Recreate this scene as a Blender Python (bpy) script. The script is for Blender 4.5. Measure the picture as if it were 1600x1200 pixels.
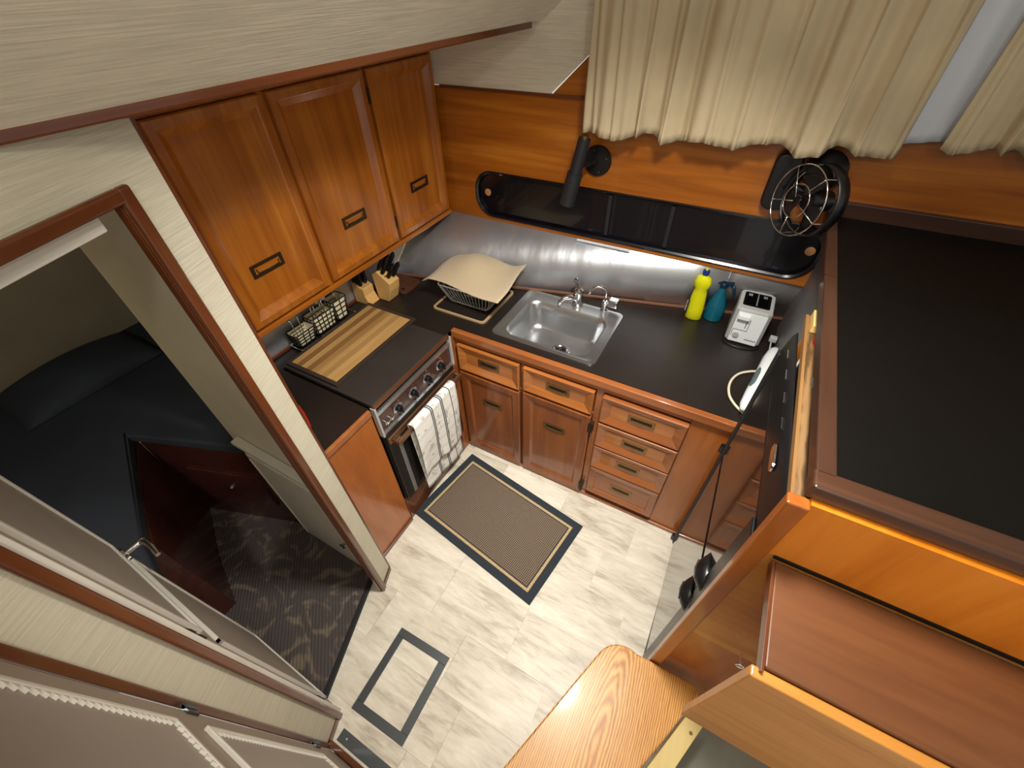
import bpy, bmesh, math, random
from mathutils import Vector, Matrix, Euler
random.seed(7)
PI = math.pi
for o in list(bpy.data.objects):
    bpy.data.objects.remove(o)
SC = bpy.context.scene
COL = SC.collection

# ------------------------------------------------------------------ camera
CAMP = Vector((1.058, -1.274, 2.139))
YAW, PITCH, ROLL, FPX = 0.524, -0.783, -0.032, 651.5
fw = Vector((-math.sin(YAW)*math.cos(PITCH), math.cos(YAW)*math.cos(PITCH), math.sin(PITCH)))
rt = fw.cross(Vector((0, 0, 1))).normalized()
up = rt.cross(fw)
c_, s_ = math.cos(ROLL), math.sin(ROLL)
r2 = c_*rt + s_*up
u2 = -s_*rt + c_*up
cd = bpy.data.cameras.new('camera')
cam = bpy.data.objects.new('camera', cd)
COL.objects.link(cam)
cam.matrix_world = Matrix(((r2.x, u2.x, -fw.x, CAMP.x), (r2.y, u2.y, -fw.y, CAMP.y), (r2.z, u2.z, -fw.z, CAMP.z), (0, 0, 0, 1)))
cd.sensor_fit = 'HORIZONTAL'
cd.sensor_width = 36.0
cd.lens = 36.0*FPX/1600.0
cd.clip_start = 0.02
SC.camera = cam

# ------------------------------------------------------------------ light
W = bpy.data.worlds.new('world')
SC.world = W
W.use_nodes = True
W.node_tree.nodes['Background'].inputs[0].default_value = (1.0, 0.96, 0.90, 1)
W.node_tree.nodes['Background'].inputs[1].default_value = 0.62

def lamp(name, loc, power, size, color, aim=None, shape='POINT'):
    d = bpy.data.lights.new(name, shape)
    d.energy = power
    d.color = color
    if shape == 'POINT':
        d.shadow_soft_size = size
    else:
        d.shape = 'DISK'
        d.size = size
    o = bpy.data.objects.new(name, d)
    COL.objects.link(o)
    o.location = loc
    if aim:
        o.rotation_euler = (Vector(aim)-Vector(loc)).to_track_quat('-Z', 'Y').to_euler()
    return o
lamp('cabin_lamp', (1.62, -1.48, 2.46), 9, 0.035, (1.0, 0.95, 0.87))
lamp('cabin_lamp', (0.98, -1.50, 2.46), 9, 0.04, (1.0, 0.95, 0.87))
cl_ = lamp('galley_fill', (0.98, -0.55, 2.54), 22, 0.25, (1.0, 0.95, 0.87), (0.62, -0.30, 0.3), 'AREA')  # soft overhead fill added to brighten the galley floor, not a known fitting
cl_.data.spread = math.radians(105)
lamp('berth_fill', (-0.10, -1.72, 1.80), 24.0, 0.04, (1.0, 0.96, 0.90))  # fill light added to brighten the sleeping cabin, no known source there
SC.view_settings.view_transform = 'Standard'
SC.view_settings.look = 'None'
SC.view_settings.exposure = 0.12
SC.view_settings.gamma = 1.0
SC.view_settings.use_curve_mapping = False

# ------------------------------------------------------------------ materials
def lin(c):
    return tuple(((v/255.0)/12.92 if v/255.0 <= 0.04045 else ((v/255.0+0.055)/1.055)**2.4) for v in c) + (1.0,)

def newmat(name):
    m = bpy.data.materials.new(name)
    m.use_nodes = True
    nt = m.node_tree
    b = nt.nodes['Principled BSDF']
    return m, nt, b

def plain(name, c, rough=0.5, metal=0.0, coat=0.0, spec=0.5, noise=0.0, nscale=8.0, bump=0.0, bscale=200.0, alpha=1.0, trans=0.0):
    m, nt, b = newmat(name)
    b.inputs['Base Color'].default_value = lin(c)
    b.inputs['Roughness'].default_value = rough
    b.inputs['Metallic'].default_value = metal
    b.inputs['Coat Weight'].default_value = coat
    b.inputs['Specular IOR Level'].default_value = spec
    b.inputs['Transmission Weight'].default_value = trans
    tc = nt.nodes.new('ShaderNodeTexCoord')
    if noise > 0:
        n = nt.nodes.new('ShaderNodeTexNoise')
        n.inputs['Scale'].default_value = nscale
        n.inputs['Detail'].default_value = 4
        nt.links.new(tc.outputs['Object'], n.inputs['Vector'])
        r = nt.nodes.new('ShaderNodeValToRGB')
        r.color_ramp.elements[0].position = 0.3
        r.color_ramp.elements[1].position = 0.7
        r.color_ramp.elements[0].color = lin([max(0, v*(1-noise)) for v in c])
        r.color_ramp.elements[1].color = lin([min(255, v*(1+noise*0.6)) for v in c])
        nt.links.new(n.outputs['Fac'], r.inputs['Fac'])
        nt.links.new(r.outputs['Color'], b.inputs['Base Color'])
    if bump > 0:
        n2 = nt.nodes.new('ShaderNodeTexNoise')
        n2.inputs['Scale'].default_value = bscale
        n2.inputs['Detail'].default_value = 2
        nt.links.new(tc.outputs['Object'], n2.inputs['Vector'])
        bp = nt.nodes.new('ShaderNodeBump')
        bp.inputs['Strength'].default_value = bump
        bp.inputs['Distance'].default_value = 0.003
        nt.links.new(n2.outputs['Fac'], bp.inputs['Height'])
        nt.links.new(bp.outputs['Normal'], b.inputs['Normal'])
    return m

def wood(name, cols, axis='z', across=34.0, along=1.3, rough=0.3, coat=0.35, contrast=(0.28, 0.72), rings=0.0, bump=0.06):
    """streaky varnished wood, grain along the given axis"""
    m, nt, b = newmat(name)
    N, L = nt.nodes, nt.links
    tc = N.new('ShaderNodeTexCoord')
    mp = N.new('ShaderNodeMapping')
    s = [across]*3
    s['xyz'.index(axis)] = along
    mp.inputs['Scale'].default_value = s
    oi = N.new('ShaderNodeObjectInfo')
    ad = N.new('ShaderNodeVectorMath'); ad.operation = 'ADD'
    sc = N.new('ShaderNodeVectorMath'); sc.operation = 'SCALE'
    sc.inputs[0].default_value = (3.1, 2.3, 4.7)
    L.new(oi.outputs['Random'], sc.inputs['Scale'])
    L.new(tc.outputs['Object'], ad.inputs[0])
    L.new(sc.outputs[0], ad.inputs[1])
    L.new(ad.outputs[0], mp.inputs['Vector'])
    n = N.new('ShaderNodeTexNoise')
    n.inputs['Scale'].default_value = 1.0
    n.inputs['Detail'].default_value = 6
    n.inputs['Roughness'].default_value = 0.6
    n.inputs['Distortion'].default_value = 0.6
    L.new(mp.outputs[0], n.inputs['Vector'])
    # broad figure
    mp2 = N.new('ShaderNodeMapping')
    s2 = [7.0]*3
    s2['xyz'.index(axis)] = 0.9
    mp2.inputs['Scale'].default_value = s2
    L.new(ad.outputs[0], mp2.inputs['Vector'])
    n2 = N.new('ShaderNodeTexNoise')
    n2.inputs['Scale'].default_value = 1.0
    n2.inputs['Detail'].default_value = 3
    n2.inputs['Distortion'].default_value = 1.2
    L.new(mp2.outputs[0], n2.inputs['Vector'])
    mx = N.new('ShaderNodeMix'); mx.data_type = 'FLOAT'
    mx.inputs[0].default_value = 0.55
    L.new(n.outputs['Fac'], mx.inputs[2])
    L.new(n2.outputs['Fac'], mx.inputs[3])
    fac = mx.outputs[0]
    if rings > 0:
        wv = N.new('ShaderNodeTexWave')
        wv.wave_type = 'RINGS'
        wv.rings_direction = 'SPHERICAL'
        wv.inputs['Scale'].default_value = 5.0
        wv.inputs['Distortion'].default_value = 4.0
        wv.inputs['Detail'].default_value = 3
        wv.inputs['Detail Scale'].default_value = 1.5
        mp3 = N.new('ShaderNodeMapping')
        s3 = [9.0]*3
        s3['xyz'.index(axis)] = 1.6
        mp3.inputs['Scale'].default_value = s3
        L.new(tc.outputs['Object'], mp3.inputs['Vector'])
        L.new(mp3.outputs[0], wv.inputs['Vector'])
        m3 = N.new('ShaderNodeMix'); m3.data_type = 'FLOAT'
        m3.inputs[0].default_value = rings
        L.new(fac, m3.inputs[2])
        L.new(wv.outputs['Fac'], m3.inputs[3])
        fac = m3.outputs[0]
    r = N.new('ShaderNodeValToRGB')
    e = r.color_ramp.elements
    e[0].position, e[1].position = contrast
    e[0].color, e[1].color = lin(cols[0]), lin(cols[-1])
    if len(cols) == 3:
        q = e.new((contrast[0]+contrast[1])/2)
        q.color = lin(cols[1])
    L.new(fac, r.inputs['Fac'])
    L.new(r.outputs['Color'], b.inputs['Base Color'])
    b.inputs['Roughness'].default_value = rough
    b.inputs['Coat Weight'].default_value = coat
    b.inputs['Coat Roughness'].default_value = 0.08
    bp = N.new('ShaderNodeBump')
    bp.inputs['Strength'].default_value = bump
    bp.inputs['Distance'].default_value = 0.002
    L.new(n.outputs['Fac'], bp.inputs['Height'])
    L.new(bp.outputs['Normal'], b.inputs['Normal'])
    return m

TK = [(122, 62, 12), (166, 94, 22), (198, 126, 44)]
TKB = [(122, 54, 18), (164, 84, 30), (192, 112, 50)]
MH = [(70, 33, 14), (94, 47, 20), (116, 63, 30)]
M = {}
M['teak_z'] = wood('teak_upright', TK, 'z')
M['teak_x'] = wood('teak_lengthwise', TK, 'x')
M['teak_y'] = wood('teak_fore_aft', TK, 'y')
M['base_z'] = wood('base_teak_upright', [(108, 56, 26), (134, 74, 36), (156, 92, 48)], 'z')
M['base_x'] = wood('base_teak_lengthwise', [(138, 78, 32), (172, 104, 48), (198, 130, 70)], 'x')
M['base_frame'] = wood('base_frame_teak', [(126, 68, 32), (154, 90, 46), (176, 110, 60)], 'x')
M['end_panel'] = wood('end_panel_teak', [(134, 70, 22), (164, 90, 30), (184, 108, 42)], 'z', across=18, along=4)
M['mahog_y'] = wood('mahogany_fore_aft', MH, 'y')
M['mahog_x'] = wood('mahogany_lengthwise', MH, 'x')
M['mahog_z'] = wood('mahogany_upright', MH, 'z')
M['dark_mahog'] = wood('dark_mahogany', [(52, 27, 23), (66, 34, 28), (80, 44, 36)], 'x', rough=0.22)
M['fiddle_y'] = wood('dark_fiddle_wood', [(42, 24, 15), (58, 34, 22), (74, 46, 31)], 'y', rough=0.35, coat=0.2)
M['fiddle_x'] = wood('dark_fiddle_wood_x', [(42, 24, 15), (58, 34, 22), (80, 50, 33)], 'x', rough=0.35, coat=0.2)
M['bright_x'] = wood('bright_teak_diagonal', [(186, 98, 14), (214, 124, 26), (230, 146, 50)], 'z', across=26, along=1.5)
M['box_top'] = wood('box_mahogany', [(90, 52, 26), (110, 66, 35), (126, 81, 46)], 'x', across=40, along=3, rough=0.42, coat=0.15)
M['box_front'] = wood('box_teak', [(168, 104, 36), (198, 130, 52), (212, 148, 68)], 'x', across=30, along=2, rough=0.4, coat=0.2)
M['oak'] = wood('oak', [(150, 94, 32), (202, 140, 62), (226, 172, 94)], 'y', across=60, along=2.2, rough=0.35, coat=0.3, rings=0.42, contrast=(0.2, 0.75), bump=0.12)
M['pine'] = wood('pine', [(196, 172, 104), (216, 194, 130)], 'y', rough=0.5, coat=0.0)
M['bamboo'] = wood('bamboo', [(168, 128, 74), (196, 158, 100)], 'y', across=60, along=3, rough=0.5, coat=0.0)
M['bamboo_dark'] = wood('bamboo_dark', [(118, 82, 42), (146, 108, 62)], 'y', across=60, along=3, rough=0.5, coat=0.0)
M['bamboo_mid'] = wood('bamboo_mid', [(148, 110, 60), (174, 136, 84)], 'y', across=60, along=3, rough=0.5, coat=0.0)
M['beech'] = wood('beech', [(206, 158, 88), (230, 188, 120)], 'z', rough=0.5, coat=0.0)
M['walnut'] = wood('walnut_board', [(64, 34, 20), (96, 56, 32)], 'x', rough=0.4, coat=0.1)
M['plywood'] = wood('plywood', [(78, 54, 30), (112, 82, 48), (134, 102, 64)], 'y', across=22, along=7, rough=0.6, coat=0.0, rings=0.5)
M['cream_board'] = plain('cream_board', (226, 190, 118), 0.6)
M['shelf_black'] = plain('gloss_black', (9, 9, 14), 0.12, coat=0.5)
M['tray_black'] = plain('tray_black', (8, 9, 18), 0.22, coat=0.3)
M['laminate'] = plain('black_laminate', (34, 28, 25), 0.34, noise=0.1, nscale=5, bump=0.25, bscale=420)
M['laminate_gray'] = plain('charcoal_laminate', (50, 46, 44), 0.42, noise=0.08, bump=0.2, bscale=300)
M['counter_dark'] = plain('dark_laminate', (12, 10, 8), 0.5, spec=0.12, noise=0.06, bump=0.2, bscale=300)
M['black'] = plain('black_plastic', (16, 16, 18), 0.35)
M['black_matte'] = plain('black_matte_metal', (30, 31, 35), 0.5)
M['rubber'] = plain('black_rubber', (20, 21, 23), 0.65)
M['chrome'] = plain('chrome', (225, 225, 228), 0.12, metal=1.0)
M['wire'] = plain('steel_wire', (200, 198, 194), 0.35, metal=0.6)
M['brass'] = plain('antique_brass', (140, 112, 74), 0.35, metal=0.9)
M['brass_dark'] = plain('dark_antique_brass', (48, 36, 24), 0.5, metal=0.5)  # darker brass for hinges and pull plates
M['bronze'] = plain('bronze_trim', (150, 112, 84), 0.35, metal=0.85)
M['copper'] = plain('copper_trim', (156, 112, 90), 0.45, metal=0.5)
M['steel_edge'] = plain('bright_steel', (190, 196, 202), 0.25, metal=0.9)
M['white'] = plain('white_plastic', (232, 238, 240), 0.4)
M['white_gray'] = plain('grey_plastic', (176, 178, 176), 0.4)
M['teal_gray'] = plain('teal_grey_grip', (84, 104, 108), 0.5)
M['white_paint'] = plain('white_paint', (214, 210, 198), 0.45, noise=0.03)
M['taupe'] = plain('taupe_paint', (152, 138, 122), 0.5, noise=0.05, nscale=3)
M['taupe_light'] = plain('taupe_panel', (162, 150, 138), 0.5, noise=0.05, nscale=3)
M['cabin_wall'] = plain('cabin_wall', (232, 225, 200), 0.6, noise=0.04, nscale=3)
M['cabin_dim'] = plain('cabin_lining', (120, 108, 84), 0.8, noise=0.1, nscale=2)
M['yellow'] = plain('yellow_plastic', (226, 226, 20), 0.3)
M['blue_cap'] = plain('blue_cap', (24, 54, 130), 0.35)
M['blue_liquid'] = plain('blue_bottle', (10, 104, 128), 0.12, coat=0.6, trans=0.25)
M['blue_trigger'] = plain('navy_trigger', (10, 44, 66), 0.3)
M['label'] = plain('bottle_label', (66, 78, 60), 0.5)
M['red'] = plain('red_plastic', (196, 44, 34), 0.35)
M['cord_white'] = plain('cream_cord', (224, 216, 188), 0.45)
M['beige_cloth'] = plain('cream_cloth', (232, 222, 186), 0.8)
M['dark_gray'] = plain('dark_grey_metal', (86, 90, 92), 0.4, metal=0.6)
M['rug_edge'] = plain('navy_rug_binding', (42, 50, 58), 0.9, noise=0.15, nscale=200)
M['rug_tan'] = plain('tan_rug_stripe', (190, 166, 124), 0.95, noise=0.12, nscale=200)
M['clear'] = plain('clear_glass', (235, 240, 240), 0.05, trans=0.95)
M['glass_black'] = plain('oven_glass', (14, 12, 11), 0.08, coat=0.8)
M['plug_brown'] = plain('tan_plug', (186, 132, 92), 0.5)
M['pan_green'] = plain('dark_green_pan', (26, 38, 30), 0.3)

def mat_grasscloth(name, c, axis='y'):
    m, nt, b = newmat(name)
    N, L = nt.nodes, nt.links
    tc = N.new('ShaderNodeTexCoord')
    mp = N.new('ShaderNodeMapping')
    mp.inputs['Scale'].default_value = (9, 9, 330) if axis == 'y' else (260, 260, 7)
    L.new(tc.outputs['Object'], mp.inputs['Vector'])
    n = N.new('ShaderNodeTexNoise')
    n.inputs['Scale'].default_value = 1.0
    n.inputs['Detail'].default_value = 5
    L.new(mp.outputs[0], n.inputs['Vector'])
    n2 = N.new('ShaderNodeTexNoise')
    n2.inputs['Scale'].default_value = 3.0
    n2.inputs['Detail'].default_value = 4
    L.new(tc.outputs['Object'], n2.inputs['Vector'])
    mx = N.new('ShaderNodeMix'); mx.data_type = 'FLOAT'; mx.inputs[0].default_value = 0.35
    L.new(n.outputs['Fac'], mx.inputs[2]); L.new(n2.outputs['Fac'], mx.inputs[3])
    r = N.new('ShaderNodeValToRGB')
    r.color_ramp.elements[0].position = 0.3
    r.color_ramp.elements[1].position = 0.65
    r.color_ramp.elements[0].color = lin([v*0.90 for v in c])
    r.color_ramp.elements[1].color = lin([min(255, v*1.04) for v in c])
    L.new(mx.outputs[0], r.inputs['Fac'])
    L.new(r.outputs['Color'], b.inputs['Base Color'])
    b.inputs['Roughness'].default_value = 0.7
    bp = N.new('ShaderNodeBump'); bp.inputs['Strength'].default_value = 0.35; bp.inputs['Distance'].default_value = 0.002
    L.new(n.outputs['Fac'], bp.inputs['Height'])
    L.new(bp.outputs['Normal'], b.inputs['Normal'])
    return m
M['headliner'] = mat_grasscloth('cream_vinyl_lightened', (226, 220, 200))  # lightened copy of the wall vinyl, making up for weak light on it
M['liner'] = mat_grasscloth('cream_wall_vinyl', (204, 198, 176))

def mat_floor():
    m, nt, b = newmat('washed_wood_vinyl')
    N, L = nt.nodes, nt.links
    tc = N.new('ShaderNodeTexCoord')
    oi = N.new('ShaderNodeObjectInfo')
    sc = N.new('ShaderNodeVectorMath'); sc.operation = 'SCALE'; sc.inputs[0].default_value = (17, 23, 5)
    L.new(oi.outputs['Random'], sc.inputs['Scale'])
    ad = N.new('ShaderNodeVectorMath'); ad.operation = 'ADD'
    L.new(tc.outputs['Object'], ad.inputs[0]); L.new(sc.outputs[0], ad.inputs[1])
    outs = []
    for s, d in (((3.5, 16, 1), 6), ((2.0, 5.0, 1), 4), ((14, 70, 1), 4)):
        mp = N.new('ShaderNodeMapping'); mp.inputs['Scale'].default_value = s
        L.new(ad.outputs[0], mp.inputs['Vector'])
        n = N.new('ShaderNodeTexNoise'); n.inputs['Scale'].default_value = 1; n.inputs['Detail'].default_value = d
        n.inputs['Distortion'].default_value = 0.8
        L.new(mp.outputs[0], n.inputs['Vector'])
        outs.append(n.outputs['Fac'])
    m1 = N.new('ShaderNodeMix'); m1.data_type = 'FLOAT'; m1.inputs[0].default_value = 0.4
    L.new(outs[0], m1.inputs[2]); L.new(outs[1], m1.inputs[3])
    m2 = N.new('ShaderNodeMix'); m2.data_type = 'FLOAT'; m2.inputs[0].default_value = 0.25
    L.new(m1.outputs[0], m2.inputs[2]); L.new(outs[2], m2.inputs[3])
    r = N.new('ShaderNodeValToRGB'); e = r.color_ramp.elements
    e[0].position = 0.34; e[0].color = lin((168, 158, 140))
    e[1].position = 0.60; e[1].color = lin((236, 230, 214))
    q = e.new(0.46); q.color = lin((214, 206, 188))
    L.new(m2.outputs[0], r.inputs['Fac'])
    L.new(r.outputs['Color'], b.inputs['Base Color'])
    b.inputs['Roughness'].default_value = 0.42
    return m
M['floor'] = mat_floor()

def mat_steel():
    m, nt, b = newmat('brushed_stainless')
    N, L = nt.nodes, nt.links
    tc = N.new('ShaderNodeTexCoord')
    n = N.new('ShaderNodeTexNoise'); n.inputs['Scale'].default_value = 6; n.inputs['Detail'].default_value = 5
    L.new(tc.outputs['Object'], n.inputs['Vector'])
    r = N.new('ShaderNodeMapRange'); r.inputs[3].default_value = 0.3; r.inputs[4].default_value = 0.5
    L.new(n.outputs['Fac'], r.inputs[0]); L.new(r.outputs[0], b.inputs['Roughness'])
    b.inputs['Metallic'].default_value = 0.8
    b.inputs['Base Color'].default_value = lin((206, 210, 216))
    n2 = N.new('ShaderNodeTexNoise'); n2.inputs['Scale'].default_value = 1.0; n2.inputs['Detail'].default_value = 3
    mpp = N.new('ShaderNodeMapping'); mpp.inputs['Scale'].default_value = (5.5, 5.5, 0.8)
    L.new(tc.outputs['Object'], mpp.inputs['Vector']); L.new(mpp.outputs[0], n2.inputs['Vector'])
    bp = N.new('ShaderNodeBump'); bp.inputs['Strength'].default_value = 0.5; bp.inputs['Distance'].default_value = 0.02
    L.new(n2.outputs['Fac'], bp.inputs['Height']); L.new(bp.outputs['Normal'], b.inputs['Normal'])
    return m
M['steel'] = mat_steel()
M['sink_steel'] = plain('sink_stainless', (196, 198, 200), 0.3, metal=0.95)
M['dull_steel'] = plain('dull_stainless', (150, 148, 150), 0.5, metal=0.8, noise=0.06)

def mat_fabric(name, c, c2, wave_scale, direction='X', bump=0.4, rough=0.9):
    m, nt, b = newmat(name)
    N, L = nt.nodes, nt.links
    tc = N.new('ShaderNodeTexCoord')
    outs = []
    for d in (['X', 'Y'] if direction == 'XY' else [direction]):
        w = N.new('ShaderNodeTexWave'); w.bands_direction = d; w.inputs['Scale'].default_value = wave_scale
        w.inputs['Distortion'].default_value = 0.3
        L.new(tc.outputs['Object'], w.inputs['Vector'])
        outs.append(w.outputs['Fac'])
    fac = outs[0]
    if len(outs) > 1:
        mm = N.new('ShaderNodeMath'); mm.operation = 'MAXIMUM'
        L.new(outs[0], mm.inputs[0]); L.new(outs[1], mm.inputs[1]); fac = mm.outputs[0]
    r = N.new('ShaderNodeValToRGB')
    r.color_ramp.elements[0].color = lin(c2); r.color_ramp.elements[1].color = lin(c)
    r.color_ramp.elements[0].position = 0.15; r.color_ramp.elements[1].position = 0.7
    L.new(fac, r.inputs['Fac']); L.new(r.outputs['Color'], b.inputs['Base Color'])
    bp = N.new('ShaderNodeBump'); bp.inputs['Strength'].default_value = bump; bp.inputs['Distance'].default_value = 0.002
    L.new(fac, bp.inputs['Height']); L.new(bp.outputs['Normal'], b.inputs['Normal'])
    b.inputs['Roughness'].default_value = rough
    b.inputs['Sheen Weight'].default_value = 0.2
    return m
M['waffle'] = mat_fabric('waffle_towel', (208, 190, 158), (172, 154, 124), 44, 'XY', 0.7)
M['rug'] = mat_fabric('woven_rug', (80, 68, 60), (182, 160, 132), 34, 'XY', 0.8)
M['curtain'] = plain('beige_curtain', (200, 183, 150), 0.75, noise=0.05, nscale=6, bump=0.1)
M['curtain_white'] = plain('white_curtain_lining', (206, 212, 222), 0.6)
M['bedding'] = plain('navy_bedding', (29, 34, 42), 0.85, noise=0.2, nscale=4, bump=0.4, bscale=10)

def mat_carpet():
    m, nt, b = newmat('patterned_carpet')
    N, L = nt.nodes, nt.links
    tc = N.new('ShaderNodeTexCoord')
    n = N.new('ShaderNodeTexNoise'); n.inputs['Scale'].default_value = 6; n.inputs['Detail'].default_value = 1.5; n.inputs['Distortion'].default_value = 3.0
    L.new(tc.outputs['Object'], n.inputs['Vector'])
    r = N.new('ShaderNodeValToRGB'); e = r.color_ramp.elements
    e[0].position = 0.45; e[0].color = lin((76, 68, 66)); e[1].position = 0.66; e[1].color = lin((112, 100, 86))
    q = e.new(0.54); q.color = lin((78, 70, 66))
    L.new(n.outputs['Fac'], r.inputs['Fac'])
    w = N.new('ShaderNodeTexWave'); w.inputs['Scale'].default_value = 30; w.bands_direction = 'DIAGONAL'
    L.new(tc.outputs['Object'], w.inputs['Vector'])
    bp = N.new('ShaderNodeBump'); bp.inputs['Strength'].default_value = 0.8; bp.inputs['Distance'].default_value = 0.003
    L.new(w.outputs['Fac'], bp.inputs['Height']); L.new(bp.outputs['Normal'], b.inputs['Normal'])
    L.new(r.outputs['Color'], b.inputs['Base Color'])
    b.inputs['Roughness'].default_value = 0.95
    return m
M['carpet'] = mat_carpet()

def mat_stripe_towel():
    """white cloth, three pairs of dark lines down it, pale grey woven blocks"""
    m, nt, b = newmat('checked_dish_towel')
    N, L = nt.nodes, nt.links
    tc = N.new('ShaderNodeTexCoord')
    sp = N.new('ShaderNodeSeparateXYZ')
    L.new(tc.outputs['Object'], sp.inputs[0])
    def math_(op, a, b_=None):
        q = N.new('ShaderNodeMath'); q.operation = op
        for i, v in enumerate((a, b_)):
            if v is None: continue
            if isinstance(v, (int, float)): q.inputs[i].default_value = v
            else: L.new(v, q.inputs[i])
        return q.outputs[0]
    def lines(src, period, offs, half):
        t = math_('FRACT', math_('DIVIDE', math_('ADD', src, 10.0), period))
        tot = None
        for o in offs:
            d = math_('ABSOLUTE', math_('SUBTRACT', t, o))
            v = math_('LESS_THAN', d, half)
            tot = v if tot is None else math_('MAXIMUM', tot, v)
        return tot
    v = math_('MULTIPLY', lines(sp.outputs['Y'], 0.074, (0.40, 0.54), 0.045), math_('MULTIPLY', math_('GREATER_THAN', sp.outputs['Y'], -0.41), math_('LESS_THAN', sp.outputs['Y'], -0.20)))
    h = lines(sp.outputs['Z'], 0.075, (0.40, 0.54), 0.03)
    n = N.new('ShaderNodeTexNoise'); n.inputs['Scale'].default_value = 22; n.inputs['Detail'].default_value = 2
    L.new(tc.outputs['Object'], n.inputs['Vector'])
    blk = math_('MULTIPLY', lines(sp.outputs['Y'], 0.075, (0.9, 0.1), 0.16), math_('GREATER_THAN', n.outputs['Fac'], 0.57))
    c1 = N.new('ShaderNodeMix'); c1.data_type = 'RGBA'
    c1.inputs[6].default_value = lin((240, 240, 234)); c1.inputs[7].default_value = lin((196, 196, 188))
    L.new(blk, c1.inputs[0])
    c2 = N.new('ShaderNodeMix'); c2.data_type = 'RGBA'
    c2.inputs[7].default_value = lin((214, 214, 208)); L.new(c1.outputs[2], c2.inputs[6]); L.new(h, c2.inputs[0])
    c3 = N.new('ShaderNodeMix'); c3.data_type = 'RGBA'
    c3.inputs[7].default_value = lin((58, 62, 70)); L.new(c2.outputs[2], c3.inputs[6]); L.new(v, c3.inputs[0])
    L.new(c3.outputs[2], b.inputs['Base Color'])
    b.inputs['Roughness'].default_value = 0.9
    return m
M['stripe'] = mat_stripe_towel()

# ------------------------------------------------------------------ mesh helpers
def BM():
    return bmesh.new()

def bx(bm, x0, y0, z0, x1, y1, z1):
    x0, x1 = min(x0, x1), max(x0, x1); y0, y1 = min(y0, y1), max(y0, y1); z0, z1 = min(z0, z1), max(z0, z1)
    v = [bm.verts.new(p) for p in ((x0, y0, z0), (x1, y0, z0), (x1, y1, z0), (x0, y1, z0), (x0, y0, z1), (x1, y0, z1), (x1, y1, z1), (x0, y1, z1))]
    for f in ((0, 3, 2, 1), (4, 5, 6, 7), (0, 1, 5, 4), (1, 2, 6, 5), (2, 3, 7, 6), (3, 0, 4, 7)):
        bm.faces.new([v[i] for i in f])
    return bm

def prism(bm, poly, z0, z1, fn=None):
    """poly in (a,b), extruded along c; fn maps (a,b,c)->xyz"""
    fn = fn or (lambda a, b, c: (a, b, c))
    lo = [bm.verts.new(fn(a, b, z0)) for a, b in poly]
    hi = [bm.verts.new(fn(a, b, z1)) for a, b in poly]
    n = len(poly)
    bm.faces.new(lo[::-1]); bm.faces.new(hi)
    for i in range(n):
        bm.faces.new((lo[i], lo[(i+1) % n], hi[(i+1) % n], hi[i]))
    return bm

def frame_axes(d):
    d = Vector(d).normalized()
    a = Vector((0, 0, 1)) if abs(d.z) < 0.9 else Vector((1, 0, 0))
    u = d.cross(a).normalized()
    return d, u, d.cross(u)

def cyl(bm, p0, p1, r0, r1=None, n=16, cap=True):
    r1 = r0 if r1 is None else r1
    p0, p1 = Vector(p0), Vector(p1)
    d, u, w = frame_axes(p1-p0)
    A = [bm.verts.new(p0+r0*(math.cos(2*PI*i/n)*u+math.sin(2*PI*i/n)*w)) for i in range(n)]
    B = [bm.verts.new(p1+r1*(math.cos(2*PI*i/n)*u+math.sin(2*PI*i/n)*w)) for i in range(n)]
    for i in range(n):
        bm.faces.new((A[i], A[(i+1) % n], B[(i+1) % n], B[i]))
    if cap:
        bm.faces.new(A[::-1]); bm.faces.new(B)
    return bm

def tube(bm, pts, r, n=8, closed=False):
    pts = [Vector(p) for p in pts]
    m = len(pts)
    rings = []
    prev = None
    for i, p in enumerate(pts):
        if closed:
            t = pts[(i+1) % m]-pts[i-1]
        else:
            t = pts[min(i+1, m-1)]-pts[max(i-1, 0)]
        t.normalize()
        if prev is None:
            _, u, _w = frame_axes(t)
        else:
            u = (prev-t*prev.dot(t)).normalized()
        w = t.cross(u)
        prev = u
        rr = r[i] if isinstance(r, (list, tuple)) else r
        rings.append([bm.verts.new(p+rr*(math.cos(2*PI*k/n)*u+math.sin(2*PI*k/n)*w)) for k in range(n)])
    rng = range(m if closed else m-1)
    for i in rng:
        A, B = rings[i], rings[(i+1) % m]
        for k in range(n):
            bm.faces.new((A[k], A[(k+1) % n], B[(k+1) % n], B[k]))
    if not closed:
        bm.faces.new(rings[0][::-1]); bm.faces.new(rings[-1])
    return bm

def curve(pts, k=5):
    P = [Vector(p) for p in pts]
    out = []
    for i in range(len(P)-1):
        a, b, c, d = P[max(i-1, 0)], P[i], P[i+1], P[min(i+2, len(P)-1)]
        for q in range(k):
            t = q/k
            out.append(0.5*((2*b)+(c-a)*t+(2*a-5*b+4*c-d)*t*t+(3*b-a-3*c+d)*t**3))
    out.append(P[-1])
    return out

def lathe(bm, prof, c=(0, 0, 0), n=24, axis=(0, 0, 1), sx=1.0, sy=1.0):
    c = Vector(c)
    d, u, w = frame_axes(axis)
    if abs(d.z) > 0.99:
        u, w = Vector((1, 0, 0)), Vector((0, 1, 0))
    rings = []
    for r, z in prof:
        rings.append([bm.verts.new(c+d*z+max(r, 1e-5)*(sx*math.cos(2*PI*k/n)*u+sy*math.sin(2*PI*k/n)*w)) for k in range(n)])
    for i in range(len(rings)-1):
        for k in range(n):
            bm.faces.new((rings[i][k], rings[i][(k+1) % n], rings[i+1][(k+1) % n], rings[i+1][k]))
    bm.faces.new(rings[0][::-1]); bm.faces.new(rings[-1])
    return bm

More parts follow.
